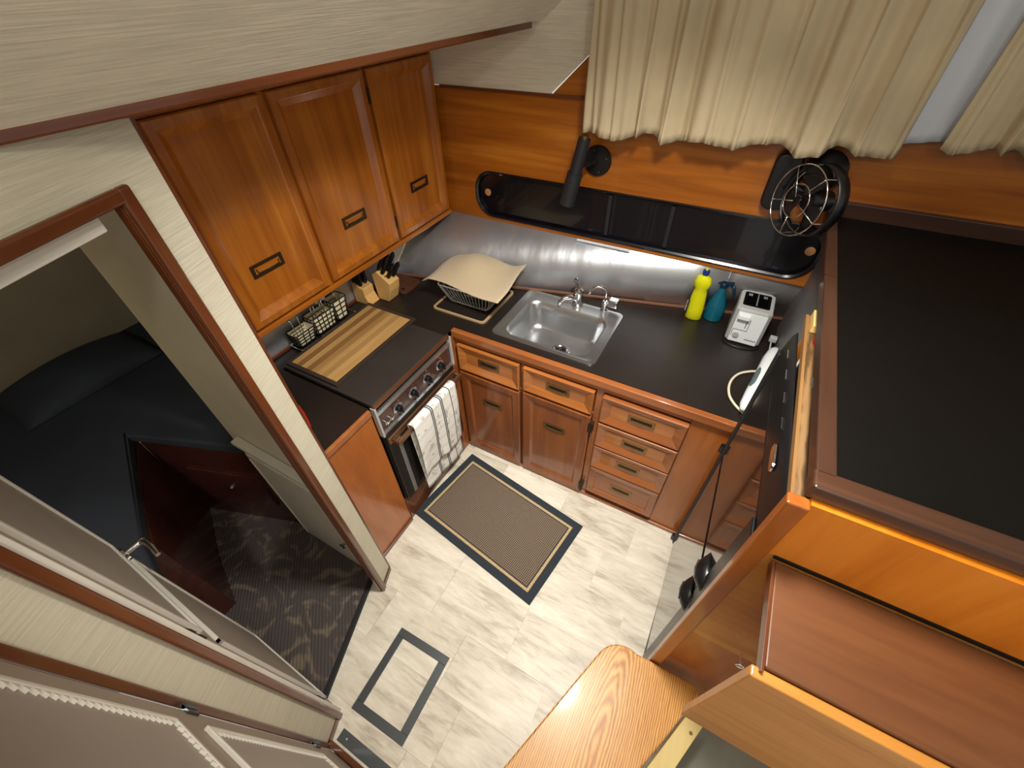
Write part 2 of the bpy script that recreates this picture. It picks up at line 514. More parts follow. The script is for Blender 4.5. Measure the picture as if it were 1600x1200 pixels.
def rrect(x0, y0, x1, y1, r, n=6):
    pts = []
    for cx, cy, a in ((x1-r, y1-r, 0), (x0+r, y1-r, 90), (x0+r, y0+r, 180), (x1-r, y0+r, 270)):
        for k in range(n+1):
            t = math.radians(a+90*k/n)
            pts.append((cx+r*math.cos(t), cy+r*math.sin(t)))
    return pts

def loops(bm, ls, cap0=False, cap1=True, closed=True):
    R = [[bm.verts.new(p) for p in l] for l in ls]
    n = len(R[0])
    for i in range(len(R)-1):
        for k in range(n if closed else n-1):
            bm.faces.new((R[i][k], R[i][(k+1) % n], R[i+1][(k+1) % n], R[i+1][k]))
    if cap0: bm.faces.new(R[0][::-1])
    if cap1: bm.faces.new(R[-1])
    return bm

def plate_hole(bm, outer, inner, c0, c1, fn):
    """flat plate with one hole: outer and inner polygons in (a,b), thickness c0..c1"""
    ed = []
    for poly in (outer, inner):
        vs = [bm.verts.new((a, b, 0)) for a, b in poly]
        ed += [bm.edges.new((vs[i], vs[(i+1) % len(vs)])) for i in range(len(vs))]
    g = bmesh.ops.triangle_fill(bm, use_beauty=True, use_dissolve=False, edges=ed, normal=(0, 0, 1))
    fs = [f for f in g['geom'] if isinstance(f, bmesh.types.BMFace)]
    ex = bmesh.ops.extrude_face_region(bm, geom=fs)
    for v in [q for q in ex['geom'] if isinstance(q, bmesh.types.BMVert)]:
        v.co.z = 1
    for v in bm.verts:
        v.co = Vector(fn(v.co.x, v.co.y, c1 if v.co.z > 0.5 else c0))
    return bm

def spread(bm, fn, nu, nv):
    """grid surface fn(u,v) u,v in 0..1"""
    G = [[bm.verts.new(fn(i/nu, j/nv)) for j in range(nv+1)] for i in range(nu+1)]
    for i in range(nu):
        for j in range(nv):
            bm.faces.new((G[i][j], G[i+1][j], G[i+1][j+1], G[i][j+1]))
    return bm

MATW = {}
def world_of(o):
    return MATW.get(o.name, Matrix.Identity(4))

def obj(name, bm, mat, parent=None, smooth=False, bevel=0.0, local=False, solid=0.0, subsurf=0, seg=2):
    """links a bmesh as one object; coordinates are world ones unless local=True"""
    bmesh.ops.recalc_face_normals(bm, faces=bm.faces)
    me = bpy.data.meshes.new(name)
    o = bpy.data.objects.new(name, me)
    COL.objects.link(o)
    if parent:
        o.parent = parent
        if not local:
            bmesh.ops.transform(bm, matrix=world_of(parent).inverted(), verts=bm.verts)
        MATW[o.name] = world_of(parent).copy()
    bm.to_mesh(me); bm.free()
    me.materials.append(M[mat] if isinstance(mat, str) else mat)
    if smooth:
        for p in me.polygons: p.use_smooth = True
        if smooth == 'auto':
            try: me.set_sharp_from_angle(angle=math.radians(35))
            except Exception: pass
    if solid:
        s = o.modifiers.new('thickness', 'SOLIDIFY'); s.thickness = solid; s.offset = 0
    if bevel:
        b = o.modifiers.new('bevel', 'BEVEL'); b.width = bevel; b.segments = seg; b.limit_method = 'ANGLE'; b.angle_limit = math.radians(40)
    if subsurf:
        s = o.modifiers.new('subsurf', 'SUBSURF'); s.levels = subsurf; s.render_levels = subsurf
    return o

def tag(o, label=None, cat=None, group=None, kind=None):
    if label: o['label'] = label
    if cat: o['category'] = cat
    if group: o['group'] = group
    if kind: o['kind'] = kind
    return o

def thing(name, label, cat, loc=(0, 0, 0), rz=0.0, group=None):
    o = bpy.data.objects.new(name, None)
    COL.objects.link(o)
    o.empty_display_size = 0.05
    o.location = loc
    o.rotation_euler = (0, 0, rz)
    MATW[o.name] = Matrix.Translation(loc) @ Matrix.Rotation(rz, 4, 'Z')
    return tag(o, label, cat, group)

def struct(name, bm, mat, **k):
    return tag(obj(name, bm, mat, **k), kind='structure')

def tri(o, rest):
    return (o[0]+rest[0], o[1]+rest[1])

# ------------------------------------------------------------------ THE SETTING
# floor: sub floor plus vinyl tiles laid in rows along x
fl = struct('floor', bx(BM(), -0.62, -1.62, -0.05, 2.6, 0.66, -0.004), 'floor')
row0 = -0.925
tb = bx(BM(), 0.0005, 0.0, -0.004, 0.3995, 0.2215, 0.0)
tile_first = None
offs = [0.175, 0.376, 0.19, 0.30, 0.05]
for k in range(-4, 5):
    y = row0+0.222*k
    ox = offs[k % 5]
    if k == 0: ox = 0.376
    if k == -1: ox = 0.175
    for i in range(-3, 6):
        x = ox+0.4*i
        x0, x1 = x, x+0.4
        cx, cy = x+0.2, y+0.11
        if cx < -0.15 or cx > 2.1 or cy > 0.12 or cy < -1.75: continue
        # keep to the galley side of the doorway wall
        sx_ = 0.0 if cy > -0.9 else 0.0-(cy+0.9)*0.3
        lo = max(x0, -0.03 if cy > -0.86 else 0.02)
        if lo > x1-0.02: continue
        if lo == x0 and tile_first is not None:
            o = tile_first.copy(); COL.objects.link(o); o.parent = fl
            o.location = (x, y, 0.0)
        elif lo == x0:
            o = obj('floor_tile', tb, 'floor', parent=fl, local=True)
            o.location = (x, y, 0.0)
            tile_first = o
        else:
            o = obj('floor_tile', bx(BM(), 0.0, 0.0, -0.004, x1-lo-0.0005, 0.2215, 0.0), 'floor', parent=fl, local=True)
            o.location = (lo, y, 0.0)

# back wall of teak with the long black tray let into it
def XZ(y0):
    return lambda a, b, c: (a, y0+c, b)
outer = [(-0.62, 1.18), (1.34, 1.18), (1.345, 1.45), (2.75, 1.45), (2.75, 2.45), (0.50, 2.45), (0.373, 1.92), (0.203, 1.768), (-0.62, 1.765)]
hole = rrect(-0.205, 1.205, 1.372, 1.425, 0.095, 10)
outer[1] = (1.40, 1.18); outer[2] = (1.40, 1.45)
wb = struct('wall_back', plate_hole(BM(), outer, hole, 0.0, 0.025, XZ(0.612)), 'teak_x', bevel=0.003)
# cream hull liner above it
ln = BM()
prism(ln, [(-0.62, 1.770), (0.200, 1.772), (0.366, 1.915), (0.50, 2.46), (-0.62, 2.46)], 0.604, 0.612, lambda a, b, c: (a, c, b))
struct('wall_hull_liner', ln, 'headliner')
struct('trim_1', bx(BM(), -0.36, 0.598, 1.760, 0.345, 0.612, 1.772), 'mahog_x', bevel=0.002)
# left wall behind the upper cabinets
struct('wall_left', bx(BM(), -0.64, -0.86, 0.0, -0.605, 0.66, 2.0), 'cabin_wall')
# sloping headliner over the galley and its wooden edge trim
hl = BM()
a0 = (0.163, 2.002); a1 = (1.00, 2.636)
prism(hl, [a0, a1, (a1[0]-0.02, a1[1]+0.03), (a0[0]-0.02, a0[1]+0.03)], -2.0, 0.66, lambda a, b, c: (a, c, b))
struct('ceiling_sloped', hl, 'headliner')
struct('ceiling', bx(BM(), 0.98, -2.6, 2.655, 3.0, 0.9, 2.68), 'liner')
struct('ceiling_soffit', bx(BM(), -0.64, -1.60, 2.004, 0.140, 0.66, 2.020), 'liner')
tr = BM()
prism(tr, [(0.130, 1.984), (0.166, 1.984), (0.166, 2.004), (0.130, 2.004)], -1.8, 0.500, lambda a, b, c: (a, c, b+(0.005*(0.5-c)/1.5 if b > 2.0 else 0.003*(0.5-c)/1.5)))
struct('trim_2', tr, 'mahog_y', bevel=0.004)

# doorway wall, turned about twenty degrees
A = Vector((0.072, -0.862)); Bp = Vector((0.312, -1.506))
dv = (Bp-A).normalized(); nv = Vector((-dv.y, dv.x))      # nv points to the galley
if nv.x < 0: nv = -nv
LW = (Bp-A).length
def DW(s, z, n=0.0):
    p = A+dv*s+nv*n
    return (p.x, p.y, z)
def dbox(bm, s0, s1, z0, z1, n0, n1):
    return prism(bm, [(s0, z0), (s1, z0), (s1, z1), (s0, z1)], n0, n1, lambda a, b, c: DW(a, b, c))
S0, S1 = 0.106, 0.582
ZD = 1.869
wd = BM()
dbox(wd, 0.0, S0, 0.0, 2.0, -0.02, 0.0)
dbox(wd, S1, LW, 0.0, 2.0, -0.02, 0.0)
dbox(wd, S0, S1, ZD, 2.0, -0.02, 0.0)
dw = struct('wall_doorway', wd, 'liner')
fr = BM()
dbox(fr, S0-0.024, S0+0.003, 0.0, ZD+0.024, 0.0, 0.014)
tA = struct('trim_3', fr, 'mahog_z', bevel=0.006, seg=3)
fr = BM(); dbox(fr, S1-0.001, S1+0.022, 0.0, ZD+0.024, 0.0, 0.014)
struct('trim_4', fr, 'mahog_z', bevel=0.006, seg=3)
fr = BM(); dbox(fr, S0-0.002, S1+0.002, ZD-0.002, ZD+0.024, 0.0, 0.014)
struct('trim_5', fr, 'mahog_y', bevel=0.006, seg=3)
fr = BM(); dbox(fr, 0.0, S0-0.024, 0.0, 0.028, 0.0, 0.008); dbox(fr, S1+0.022, LW, 0.0, 0.028, 0.0, 0.008)
struct('baseboard_doorway', fr, 'mahog_z', bevel=0.002)
fr = BM(); dbox(fr, LW-0.010, LW+0.008, 0.0, 1.998, 0.0, 0.012)
struct('trim_6', fr, 'mahog_z', bevel=0.003)
fr = BM(); dbox(fr, -0.012, 0.0, 0.0, 1.998, -0.03, 0.0)
struct('trim_7', fr, 'mahog_z', bevel=0.003)
fr = BM(); dbox(fr, S0+0.0005, S0+0.006, 0.0, ZD, -0.014, 0.0)
struct('trim_9', fr, 'mahog_z')
# white jamb lining of the doorway
jb = BM(); dbox(jb, S1-0.014, S1, 0.0, 1.831, -0.03, -0.0005); dbox(jb, 0.140, S1, 1.832, ZD, -0.050, -0.0205)
struct('trim_8', jb, 'white_paint', bevel=0.002)

# ------------------------------------------------------------------ the cabin seen through the doorway
struct('wall_partition', bx(BM(), -0.56, -0.895, 0.0, 0.04, -0.875, 1.995), 'cabin_wall')
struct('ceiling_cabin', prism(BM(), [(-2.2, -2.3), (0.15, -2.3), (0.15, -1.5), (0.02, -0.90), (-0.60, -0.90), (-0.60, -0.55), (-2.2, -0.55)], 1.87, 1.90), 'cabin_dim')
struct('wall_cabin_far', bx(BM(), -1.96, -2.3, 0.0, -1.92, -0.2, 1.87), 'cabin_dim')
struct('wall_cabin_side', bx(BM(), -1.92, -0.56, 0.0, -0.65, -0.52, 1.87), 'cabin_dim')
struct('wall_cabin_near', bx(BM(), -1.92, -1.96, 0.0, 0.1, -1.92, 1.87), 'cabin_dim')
cp = BM()
prism(cp, [(-1.9, -1.9), (0.22, -1.42), (0.163, -1.385), (0.012, -0.945), (0.0, -0.90), (-1.9, -0.90)], 0.0, 0.012)
tag(obj('carpet', cp, 'carpet', bevel=0.003), kind='structure')
ct = BM()
prism(ct, [(0.172, -1.41), (0.196, -1.402), (0.034, -0.930), (0.010, -0.938)], 0.0, 0.014)
tag(obj('carpet_binding', ct, 'rubber', bevel=0.003), kind='structure')

berth = thing('berth', 'dark mahogany berth front with drawer line below navy mattress', 'berth', (-1.05, -1.085, 0))
ap, rr_, ll = (-1.054, -1.085), (-0.49, -0.894), (-0.13, -1.395)
bfm = BM(); prism(bfm, [ap, rr_, (-0.51, -0.9-0.0), (-0.49, -0.865), (-1.10, -1.07)], 0.012, 0.64)
obj('front_panel', bfm, 'dark_mahog', berth, bevel=0.004)
bfm = BM(); prism(bfm, [ap, (-0.752, -1.234), (-0.47, -1.34), (-0.47, -1.42), (-1.10, -1.12)], 0.012, 0.64)
obj('front_panel', bfm, 'dark_mahog', berth, bevel=0.004)
# drawer front on the right-hand panel
ux = Vector((rr_[0]-ap[0], rr_[1]-ap[1])).normalized(); un = Vector((ux.y, -ux.x))
dr = BM(); prism(dr, [(0.14, 0.20), (0.52, 0.20), (0.52, 0.46), (0.14, 0.46)], 0.0005, 0.012,
      lambda a, b, c: (ap[0]+ux.x*a+un.x*c, ap[1]+ux.y*a+un.y*c, b))
d_ = obj('drawer', dr, 'dark_mahog', berth, bevel=0.002)
kb = BM(); p = Vector((ap[0], ap[1], 0.34))+Vector((ux.x, ux.y, 0))*0.33+Vector((un.x, un.y, 0))*0.012
cyl(kb, p, p+Vector((un.x, un.y, 0))*0.012, 0.012, 0.009, 12)
obj('knob', kb, 'chrome', d_, smooth='auto')

# mattress with navy cover
def bedfn(u, v):
    x = -1.92+(1.42)*u
    yr = -0.90 if x > -0.6 else -0.60
    y = -1.90+(1.34)*v
    return (x, y, 0.0)
mt = BM()
base = [(-1.90, -1.90), (-0.10, -1.90), (-0.10, -1.44), (-0.47, -1.35), (-1.05, -1.10), (-0.53, -0.905), (-0.60, -0.90), (-0.66, -0.57), (-1.90, -0.57)]
prism(mt, base, 0.64, 0.70)
bd = obj('mattress', mt, 'bedding', smooth='auto', bevel=0.02, seg=3)
tag(bd, 'navy covered mattress filling the berth beyond the doorway', 'mattress')
pl = BM()
def pf(u, v):
    x = -1.86+0.40*u; y = -1.30+0.62*v
    return (x, y, 0.705+0.10*(math.sin(PI*u)**0.5)*(math.sin(PI*v)**0.5))
spread(pl, pf, 12, 16)
tag(obj('pillow', pl, 'bedding', smooth=True, solid=0.01), 'navy pillow lying at the far end of the mattress', 'pillow')

# low white cabinet inside the cabin beside the doorway
lc = thing('low_cabinet', 'low white cabinet with beaded door just inside the doorway', 'cabinet', (-0.2, -0.92, 0))
obj('body', bx(BM(), -0.462, -0.918, 0.0, 0.02, -0.897, 0.78), 'white_paint', lc, bevel=0.002)
obj('top', bx(BM(), -0.475, -0.932, 0.78, 0.03, -0.897, 0.800), 'white_paint', lc, bevel=0.003)
lcd = obj('door', bx(BM(), -0.435, -0.926, 0.03, -0.01, -0.918, 0.735), 'white_paint', lc, bevel=0.002)
bd_ = BM()
for k in range(46):
    z = 0.05+k*0.0145
    cyl(bd_, (-0.423, -0.926, z), (-0.423, -0.930, z), 0.006, 0.003, 6)
tag(obj('beading', bd_, 'white_paint', lcd), kind='stuff')
ck = BM()
cyl(ck, (-0.06, -0.926, 0.28), (-0.06, -0.94, 0.28), 0.006, 0.004, 8); bx(ck, -0.075, -0.944, 0.276, -0.045, -0.938, 0.284); bx(ck, -0.064, -0.944, 0.262, -0.056, -0.938, 0.298)
obj('catch', ck, 'dark_gray', lcd)

# open door leaf of the cabin
dl = thing('cabin_door', 'taupe cabin door standing open, chrome lever handle', 'door', (0.225, -1.398, 0))
hx, hy = -0.285, -1.388
kx, ky = 0.232, -1.399
du = Vector((hx-kx, hy-ky, 0)); DLn = du.length; du.normalize(); dn = Vector((du.y, -du.x, 0))
if dn.y < 0: dn = -dn
def DLf(a, b, c): 
    q = Vector((kx, ky, 0))+du*a+dn*c
    return (q.x, q.y, b)
def lbox(bm, a0, a1, z0, z1, c0, c1):
    return prism(bm, [(a0, z0), (a1, z0), (a1, z1), (a0, z1)], c0, c1, DLf)
leaf = BM(); lbox(leaf, 0.0, DLn, 0.02, 1.84, -0.034, 0.0)
leafo = obj('leaf', leaf, 'taupe', dl, bevel=0.002)
for (z0, z1, nm) in ((1.0, 1.76, 'upper_panel'), (0.10, 0.90, 'lower_panel')):
    pm = BM(); lbox(pm, 0.022, DLn-0.07, z0, z1, 0.0, 0.004)
    obj(nm, pm, 'taupe_light', dl, bevel=0.001)
    mo = BM()
    a0, a1 = 0.010, DLn-0.06
    for (q0, q1, w0, w1) in ((a0, a0+0.012, z0-0.012, z1+0.012), (a1-0.012, a1, z0-0.012, z1+0.012), (a0, a1, z0-0.012, z0), (a0, a1, z1, z1+0.012)):
        lbox(mo, q0, q1, w0, w1, 0.0, 0.009)
    obj('moulding', mo, 'white_paint', dl)
eb = BM()
lbox(eb, DLn, DLn+0.004, 0.02, 1.84, -0.034, 0.0)
obj('edge_band', eb, 'white_gray', dl)
hd = BM()
p = Vector(DLf(DLn-0.045, 0.92, 0.0))
cyl(hd, p, p+dn*0.010, 0.028, 0.024, 20)
cyl(hd, p+dn*0.01, p+dn*0.055, 0.010, 0.010, 14)
tube(hd, [p+dn*0.05, p+dn*0.056-du*0.02, p+dn*0.058-du*0.05, p+dn*0.054-du*0.09], [0.010, 0.010, 0.008, 0.007], 10)
lathe(hd, [(0.0, -0.012), (0.011, -0.006), (0.012, 0.004), (0.0, 0.012)], p+dn*0.053, 12, axis=dn)
obj('lever_handle', hd, 'chrome', dl, smooth='auto')
for z in (0.20, 1.03):
    hg = BM()
    for q in (0.0, 0.045):
        dbox(hg, S1-0.018, S1-0.0135, z+q, z+q+0.022, -0.026, -0.001)
    obj('hinge', hg, 'brass_dark', dl)

# near end wall with the closet door in it
YC = -1.506
struct('wall_near', bx(BM(), 0.330, YC-0.08, 0.0, 1.10, YC-0.036, 2.2), 'mahog_z')
cdoor = thing('closet_door', 'taupe closet door with white rope moulding at the lower left', 'door', (0.34, YC, 0))
obj('leaf', bx(BM(), 0.336, YC-0.030, 0.03, 0.96, YC, 2.02), 'taupe', cdoor, bevel=0.003)
for nm, z0, z1 in (('upper_panel', 1.13, 1.95), ('lower_panel', 0.30, 1.00)):
    x0, x1 = 0.418, 0.87
    pn = obj(nm, bx(BM(), x0, YC, z0, x1, YC+0.003, z1), 'taupe_light', cdoor)
    mo = BM()
    w = 0.010
    for (a, b, c, d) in ((x0-w, z0-w, x0, z1+w), (x1, z0-w, x1+w, z1+w), (x0, z0-w, x1, z0), (x0, z1, x1, z1+w)):
        bx(mo, a, YC, b, c, YC+0.010, d)
    obj('moulding', mo, 'white_paint', pn, bevel=0.002)
    rp = BM()
    k = 0
    z = z0+0.01
    while z < z1:
        prism(rp, [(x0, z), (x0+0.010, z+0.007), (x0, z+0.016)], YC+0.003, YC+0.008, lambda a, b, c: (a, c, b))
        z += 0.017
    x = x0+0.012
    while x < x1:
        prism(rp, [(x, z0), (x+0.007, z0+0.008), (x+0.016, z0)], YC+0.003, YC+0.008, lambda a, b, c: (a, c, b))
        x += 0.017
    tag(obj('rope_edge', rp, 'white_paint', pn), kind='stuff')
for z in (0.20, 0.99):
    hg = BM(); bx(hg, 0.318, YC, z-0.022, 0.352, YC+0.006, z+0.022); cyl(hg, (0.334, YC+0.006, z-0.022), (0.334, YC+0.006, z+0.022), 0.006, n=10)
    obj('hinge', hg, 'dark_gray', cdoor, smooth='auto')
struct('trim_10', bx(BM(), 0.300, YC+0.002, 0.0, 1.0, YC+0.022, 0.028), 'mahog_x', bevel=0.003)
ts = thing('threshold_strip', 'dark grey metal threshold strip on the floor before the closet door', 'threshold', (0.45, -1.46, 0))
obj('strip', bx(BM(), 0.325, -1.476, 0.0, 0.75, -1.435, 0.004), 'dark_gray', ts, bevel=0.001)
for x in (0.36, 0.55): obj('screw', cyl(BM(), (x, -1.455, 0.004), (x, -1.455, 0.0055), 0.004, n=10), 'chrome', ts)
# ------------------------------------------------------------------ cabinet fronts
def panel_front(bm, u0, u1, v0, v1, rings, fn):
    """rings: list of (inset, depth); fn(u,v,d)->xyz"""
    ls = []
    for ins, d in rings:
        ls.append([fn(u0+ins, v0+ins, d), fn(u1-ins, v0+ins, d), fn(u1-ins, v1-ins, d), fn(u0+ins, v1-ins, d)])
    return loops(bm, ls, cap0=True, cap1=True)

def pull_mesh(w=0.115, h=0.034):
    bm = BM()
    # local: x along the pull, z up, -y outwards
    o_ = [(-w/2, -h/2), (w/2, -h/2), (w/2, h/2), (-w/2, h/2)]
    i_ = [(-w/2+0.013, -h/2+0.0105), (w/2-0.013, -h/2+0.0105), (w/2-0.013, h/2-0.0105), (-w/2+0.013, h/2-0.0105)]
    plate_hole(bm, o_, i_, 0.0, -0.003, lambda a, b, c: (a, c, b))
    tube(bm, [(-w/2+0.020, -0.004, h*0.12), (-w/2+0.022, -0.006, -h*0.16), (0, -0.007, -h*0.20), (w/2-0.022, -0.006, -h*0.16), (w/2-0.020, -0.004, h*0.12)], 0.0022, 6)
    for x in (-w/2+0.005, w/2-0.005):
        for z in (-h/2+0.004, h/2-0.004):
            cyl(bm, (x, -0.003, z), (x, -0.0042, z), 0.0022, n=8)
    return bm
_pull = {}
def add_pull(parent, at, face, big=1.0):
    thick = big > 1.05
    """brass ring pull on a face ('-y' or '+x')"""
    first = _pull.get(big)
    if first is None:
        first = obj('handle', pull_mesh(0.118*big, 0.042*big), plain('dark_bronze', (74, 62, 44), 0.35, metal=0.8) if thick else 'brass', parent, local=True)
        _pull[big] = first
        o = first
    else:
        o = first.copy(); COL.objects.link(o); o.parent = parent
    loc = world_of(parent).inverted() @ Vector(at)
    o.location = loc
    o.rotation_euler = (0, 0, 0 if face == '-y' else PI/2)
    return o
def add_backing(bm, at, face, big=1.0):
    pass

FY = lambda u, v, d: (u, -d, v)                 # front of the back run, faces -y
base = thing('sink_base_cabinet', 'varnished teak base cabinet under the sink with doors and drawers', 'cabinet', (0.65, 0.0, 0))
cb = BM()
bx(cb, 0.0, 0.012, 0.0, 1.30, 0.42, 0.74); bx(cb, 0.0, 0.012, 0.7401, 1.30, 0.030, 0.868)
obj('carcass', cb, 'base_z', base)
ff = BM()
for (x0, z0, x1, z1) in ((0.0, 0.0, 0.018, 0.868), (0.374, 0.04, 0.392, 0.84), (0.748, 0.04, 0.782, 0.84), 
                        (0.018, 0.835, 1.145, 0.868), (0.018, 0.0, 1.145, 0.028), (0.018, 0.655, 0.374, 0.665), (0.392, 0.672, 0.748, 0.682)):
    bx(ff, x0, 0.0, z0, x1, 0.012, z1)
obj('face_frame', ff, 'base_frame', base, bevel=0.002)
obj('end_stile', bx(BM(), 1.1455, 0.0, 0.0, 1.300, 0.012, 0.868), 'end_panel', base, bevel=0.001)
obj('counter_rail', bx(BM(), -0.012, -0.018, 0.868, 1.31, 0.012, 0.909), 'base_frame', base, bevel=0.005, seg=3)
obj('corner_stile', bx(BM(), -0.030, -0.0605, 0.0, 0.000, 0.012, 0.909), 'base_frame', base, bevel=0.002)
obj('toe_moulding', bx(BM(), 0.0, -0.010, 0.0, 1.30, 0.0, 0.026), 'base_frame', base, bevel=0.003)
DRW = [(0.022, 0.370, 0.668, 0.832, 'base_x'), (0.394, 0.744, 0.684, 0.832, 'base_x'),
       (0.784, 1.143, 0.668, 0.828, 'base_x'), (0.784, 1.143, 0.492, 0.654, 'base_x'), (0.784, 1.143, 0.318, 0.482, 'base_x'), (0.784, 1.143, 0.075, 0.310, 'base_z')]
for i, (x0, x1, z0, z1, mm) in enumerate(DRW):
    bm = BM()
    deep = 0.026 if i >= 2 else 0.022
    if i == 5:
        rings = [(0, 0.0), (0, 0.018), (0.006, 0.024), (0.034, 0.020), (0.040, 0.013)]
    else:
        rings = [(0, 0.0), (0, deep-0.004), (0.004, deep), (0.042, deep-0.016)]
    panel_front(bm, x0, x1, z0, z1, rings, FY)
    d = obj('drawer', bm, 'base_frame' if i >= 2 else mm, base, bevel=0.0012, seg=1)
    if 2 <= i < 5:
        cpz = BM(); bx(cpz, x0+0.0425, -0.0115, z0+0.0425, x1-0.0425, -0.009, z1-0.0425); obj('centre_panel', cpz, 'base_x', d)
    dd = 0.013 if i == 5 else (0.0115 if i >= 2 else 0.006)
    bk = BM(); bx(bk, (x0+x1)/2-0.056, -dd-0.0008, (z0+z1)/2-0.018, (x0+x1)/2+0.056, -dd+0.002, (z0+z1)/2+0.018)
    obj('handle_plate', bk, 'brass_dark', d)
    add_pull(d, ((x0+x1)/2, -dd-0.0008, (z0+z1)/2), '-y')
for i, (x0, x1, z0, z1) in enumerate(((0.020, 0.372, 0.035, 0.650), (0.392, 0.746, 0.035, 0.668))):
    bm = BM()
    panel_front(bm, x0, x1, z0, z1, [(0, 0), (0, 0.018), (0.004, 0.022), (0.040, 0.018), (0.052, 0.008)], FY)
    d = obj('door', bm, 'base_z', base)
    hc = ((0.200, 0.472), (0.568, 0.479))[i]
    bk = BM(); bx(bk, hc[0]-0.056, -0.0088, hc[1]-0.014, hc[0]+0.056, -0.006, hc[1]+0.014)
    obj('handle_plate', bk, 'brass_dark', d)
    add_pull(d, (hc[0], -0.0088, hc[1]), '-y')
    for z in (0.10, 0.60):
        hg = BM(); x = x1+0.004 if i else x0-0.0
        if not i: continue
        bx(hg, x-0.010, -0.026, z-0.03, x+0.012, -0.0, z+0.03); cyl(hg, (x, -0.026, z-0.03), (x, -0.026, z+0.03), 0.005, n=8)
        obj('hinge', hg, 'brass_dark', d)

# left end cabinet beside the stove
FX = lambda u, v, d: (d, u, v)                  # front of the left run, faces +x
ec = thing('end_cabinet', 'plain teak end cabinet between the doorway and the stove', 'cabinet', (0.0, -0.71, 0))
obj('side_panel', bx(BM(), -0.45, -0.828, 0.0, 0.0, -0.592, 0.875), 'end_panel', ec, bevel=0.002)
obj('counter_rail', bx(BM(), -0.02, -0.838, 0.878, 0.014, -0.596, 0.909), 'base_frame', ec, bevel=0.004)
obj('toe_moulding', bx(BM(), 0.0, -0.832, 0.0, 0.010, -0.592, 0.022), 'mahog_y', ec, bevel=0.002)

# upper cabinets
uc = thing('upper_cabinet', 'orange teak wall cabinet of three tall doors over the stove', 'cabinet', (-0.5, -0.05, 1.19))
obj('carcass', bx(BM(), -0.600, -0.690, 1.186, -0.412, 0.600, 1.998), 'teak_y', uc)
uf = BM()
for (y0, z0, y1, z1) in ((-0.690, 1.186, -0.655, 1.968), (-0.302, 1.222, -0.270, 1.885), (0.150, 1.222, 0.176, 1.885), (0.578, 1.186, 0.604, 1.968),
                        (-0.655, 1.186, 0.578, 1.222), (-0.655, 1.885, 0.578, 1.968)):
    bx(uf, -0.412, y0, z0, -0.395, y1, z1+(0.03 if z1 > 1.95 else 0))
obj('face_frame', uf, 'teak_z', uc, bevel=0.002)
obj('bottom_rail', bx(BM(), -0.42, -0.692, 1.176, -0.380, 0.604, 1.198), 'teak_y', uc, bevel=0.004)
obj('left_stile', bx(BM(), -0.52, -0.706, 1.176, -0.385, -0.690, 1.998), 'teak_z', uc, bevel=0.002)
for i, (y0, y1) in enumerate(((-0.660, -0.297), (-0.275, 0.153), (0.172, 0.582))):
    bm = BM()
    panel_front(bm, y0, y1, 1.212, 1.884, [(0, -0.412), (0, -0.377), (0.003, -0.373), (0.026, -0.371), (0.029, -0.373), (0.052, -0.394)], FX)
    d = obj('door', bm, 'teak_z', uc)
    yc = (-0.504, -0.062, 0.386)[i]
    bk = BM(); bx(bk, -0.3945, yc-0.060, 1.399-0.024, -0.3925, yc+0.060, 1.399+0.024)
    obj('handle_plate', bk, 'teak_y', d)
    add_pull(d, (-0.3925, yc, 1.399), '+x', 1.12)
    if i == 1:
        for z in (1.30, 1.80):
            hg = BM(); bx(hg, -0.385, y1-0.004, z-0.025, -0.372, y1+0.010, z+0.025)
            obj('hinge', hg, 'brass_dark', d)

# ------------------------------------------------------------------ countertop with sink cut-out
def yb(x): return 0.435+0.260*x
wt = thing('worktop', 'black laminate L shaped worktop around the sink and stove', 'worktop', (0.3, 0.2, 0.88))
cm = BM()
Zt, Zb = 0.910, 0.880
for poly in ([(-0.602, -0.86), (-0.55, -0.872), (0.0, -0.835), (0.0, -0.592), (-0.602, -0.592)],
             [(-0.602, -0.592), (-0.500, -0.592), (-0.500, -0.075), (-0.602, -0.075)],
             [(-0.602, -0.075), (0.0, -0.075), (0.0, 0.012), (0.200, 0.012), (0.200, yb(0.200)), (-0.602, yb(-0.602))],
             [(0.200, 0.012), (0.680, 0.012), (0.680, 0.062), (0.200, 0.062)],
             [(0.200, 0.445), (0.680, 0.445), (0.680, yb(0.680)), (0.200, yb(0.200))],
             [(0.680, 0.012), (1.450, 0.012), (1.450, yb(1.45)), (0.680, yb(0.68))]):
    prism(cm, poly, Zb, Zt)
obj('slab', cm, 'laminate', wt)
# stove cover (lies in the gap of the worktop)
# stainless splash panels, copper strip
def splash(bm, x0, x1, th=0.004, zt=1.184, n=10, off=0.0):
    ls = []
    for i in range(n+1):
        x = x0+(x1-x0)*i/n
        ls.append(x)
    for i in range(n):
        a, b = ls[i], ls[i+1]
        for s in (0,):
            v = [bm.verts.new(p) for p in ((a, yb(a)-0.004-off, 0.9105), (b, yb(b)-0.004-off, 0.9105), (b, 0.618-off, zt), (a, 0.618-off, zt))]
            bm.faces.new(v)
    bmesh.ops.remove_doubles(bm, verts=bm.verts, dist=1e-5)
    return bm
sp = struct('wall_backsplash', splash(BM(), -0.60, 1.092), 'steel', solid=0.003, smooth=True)
sp2 = struct('wall_backsplash_right', splash(BM(), 1.094, 1.44), 'dull_steel', solid=0.003, smooth=True)
struct('wall_backsplash_left', bx(BM(), -0.604, -0.86, 0.911, -0.600, 0.30, 1.186), 'steel')
cs = BM()
v = []
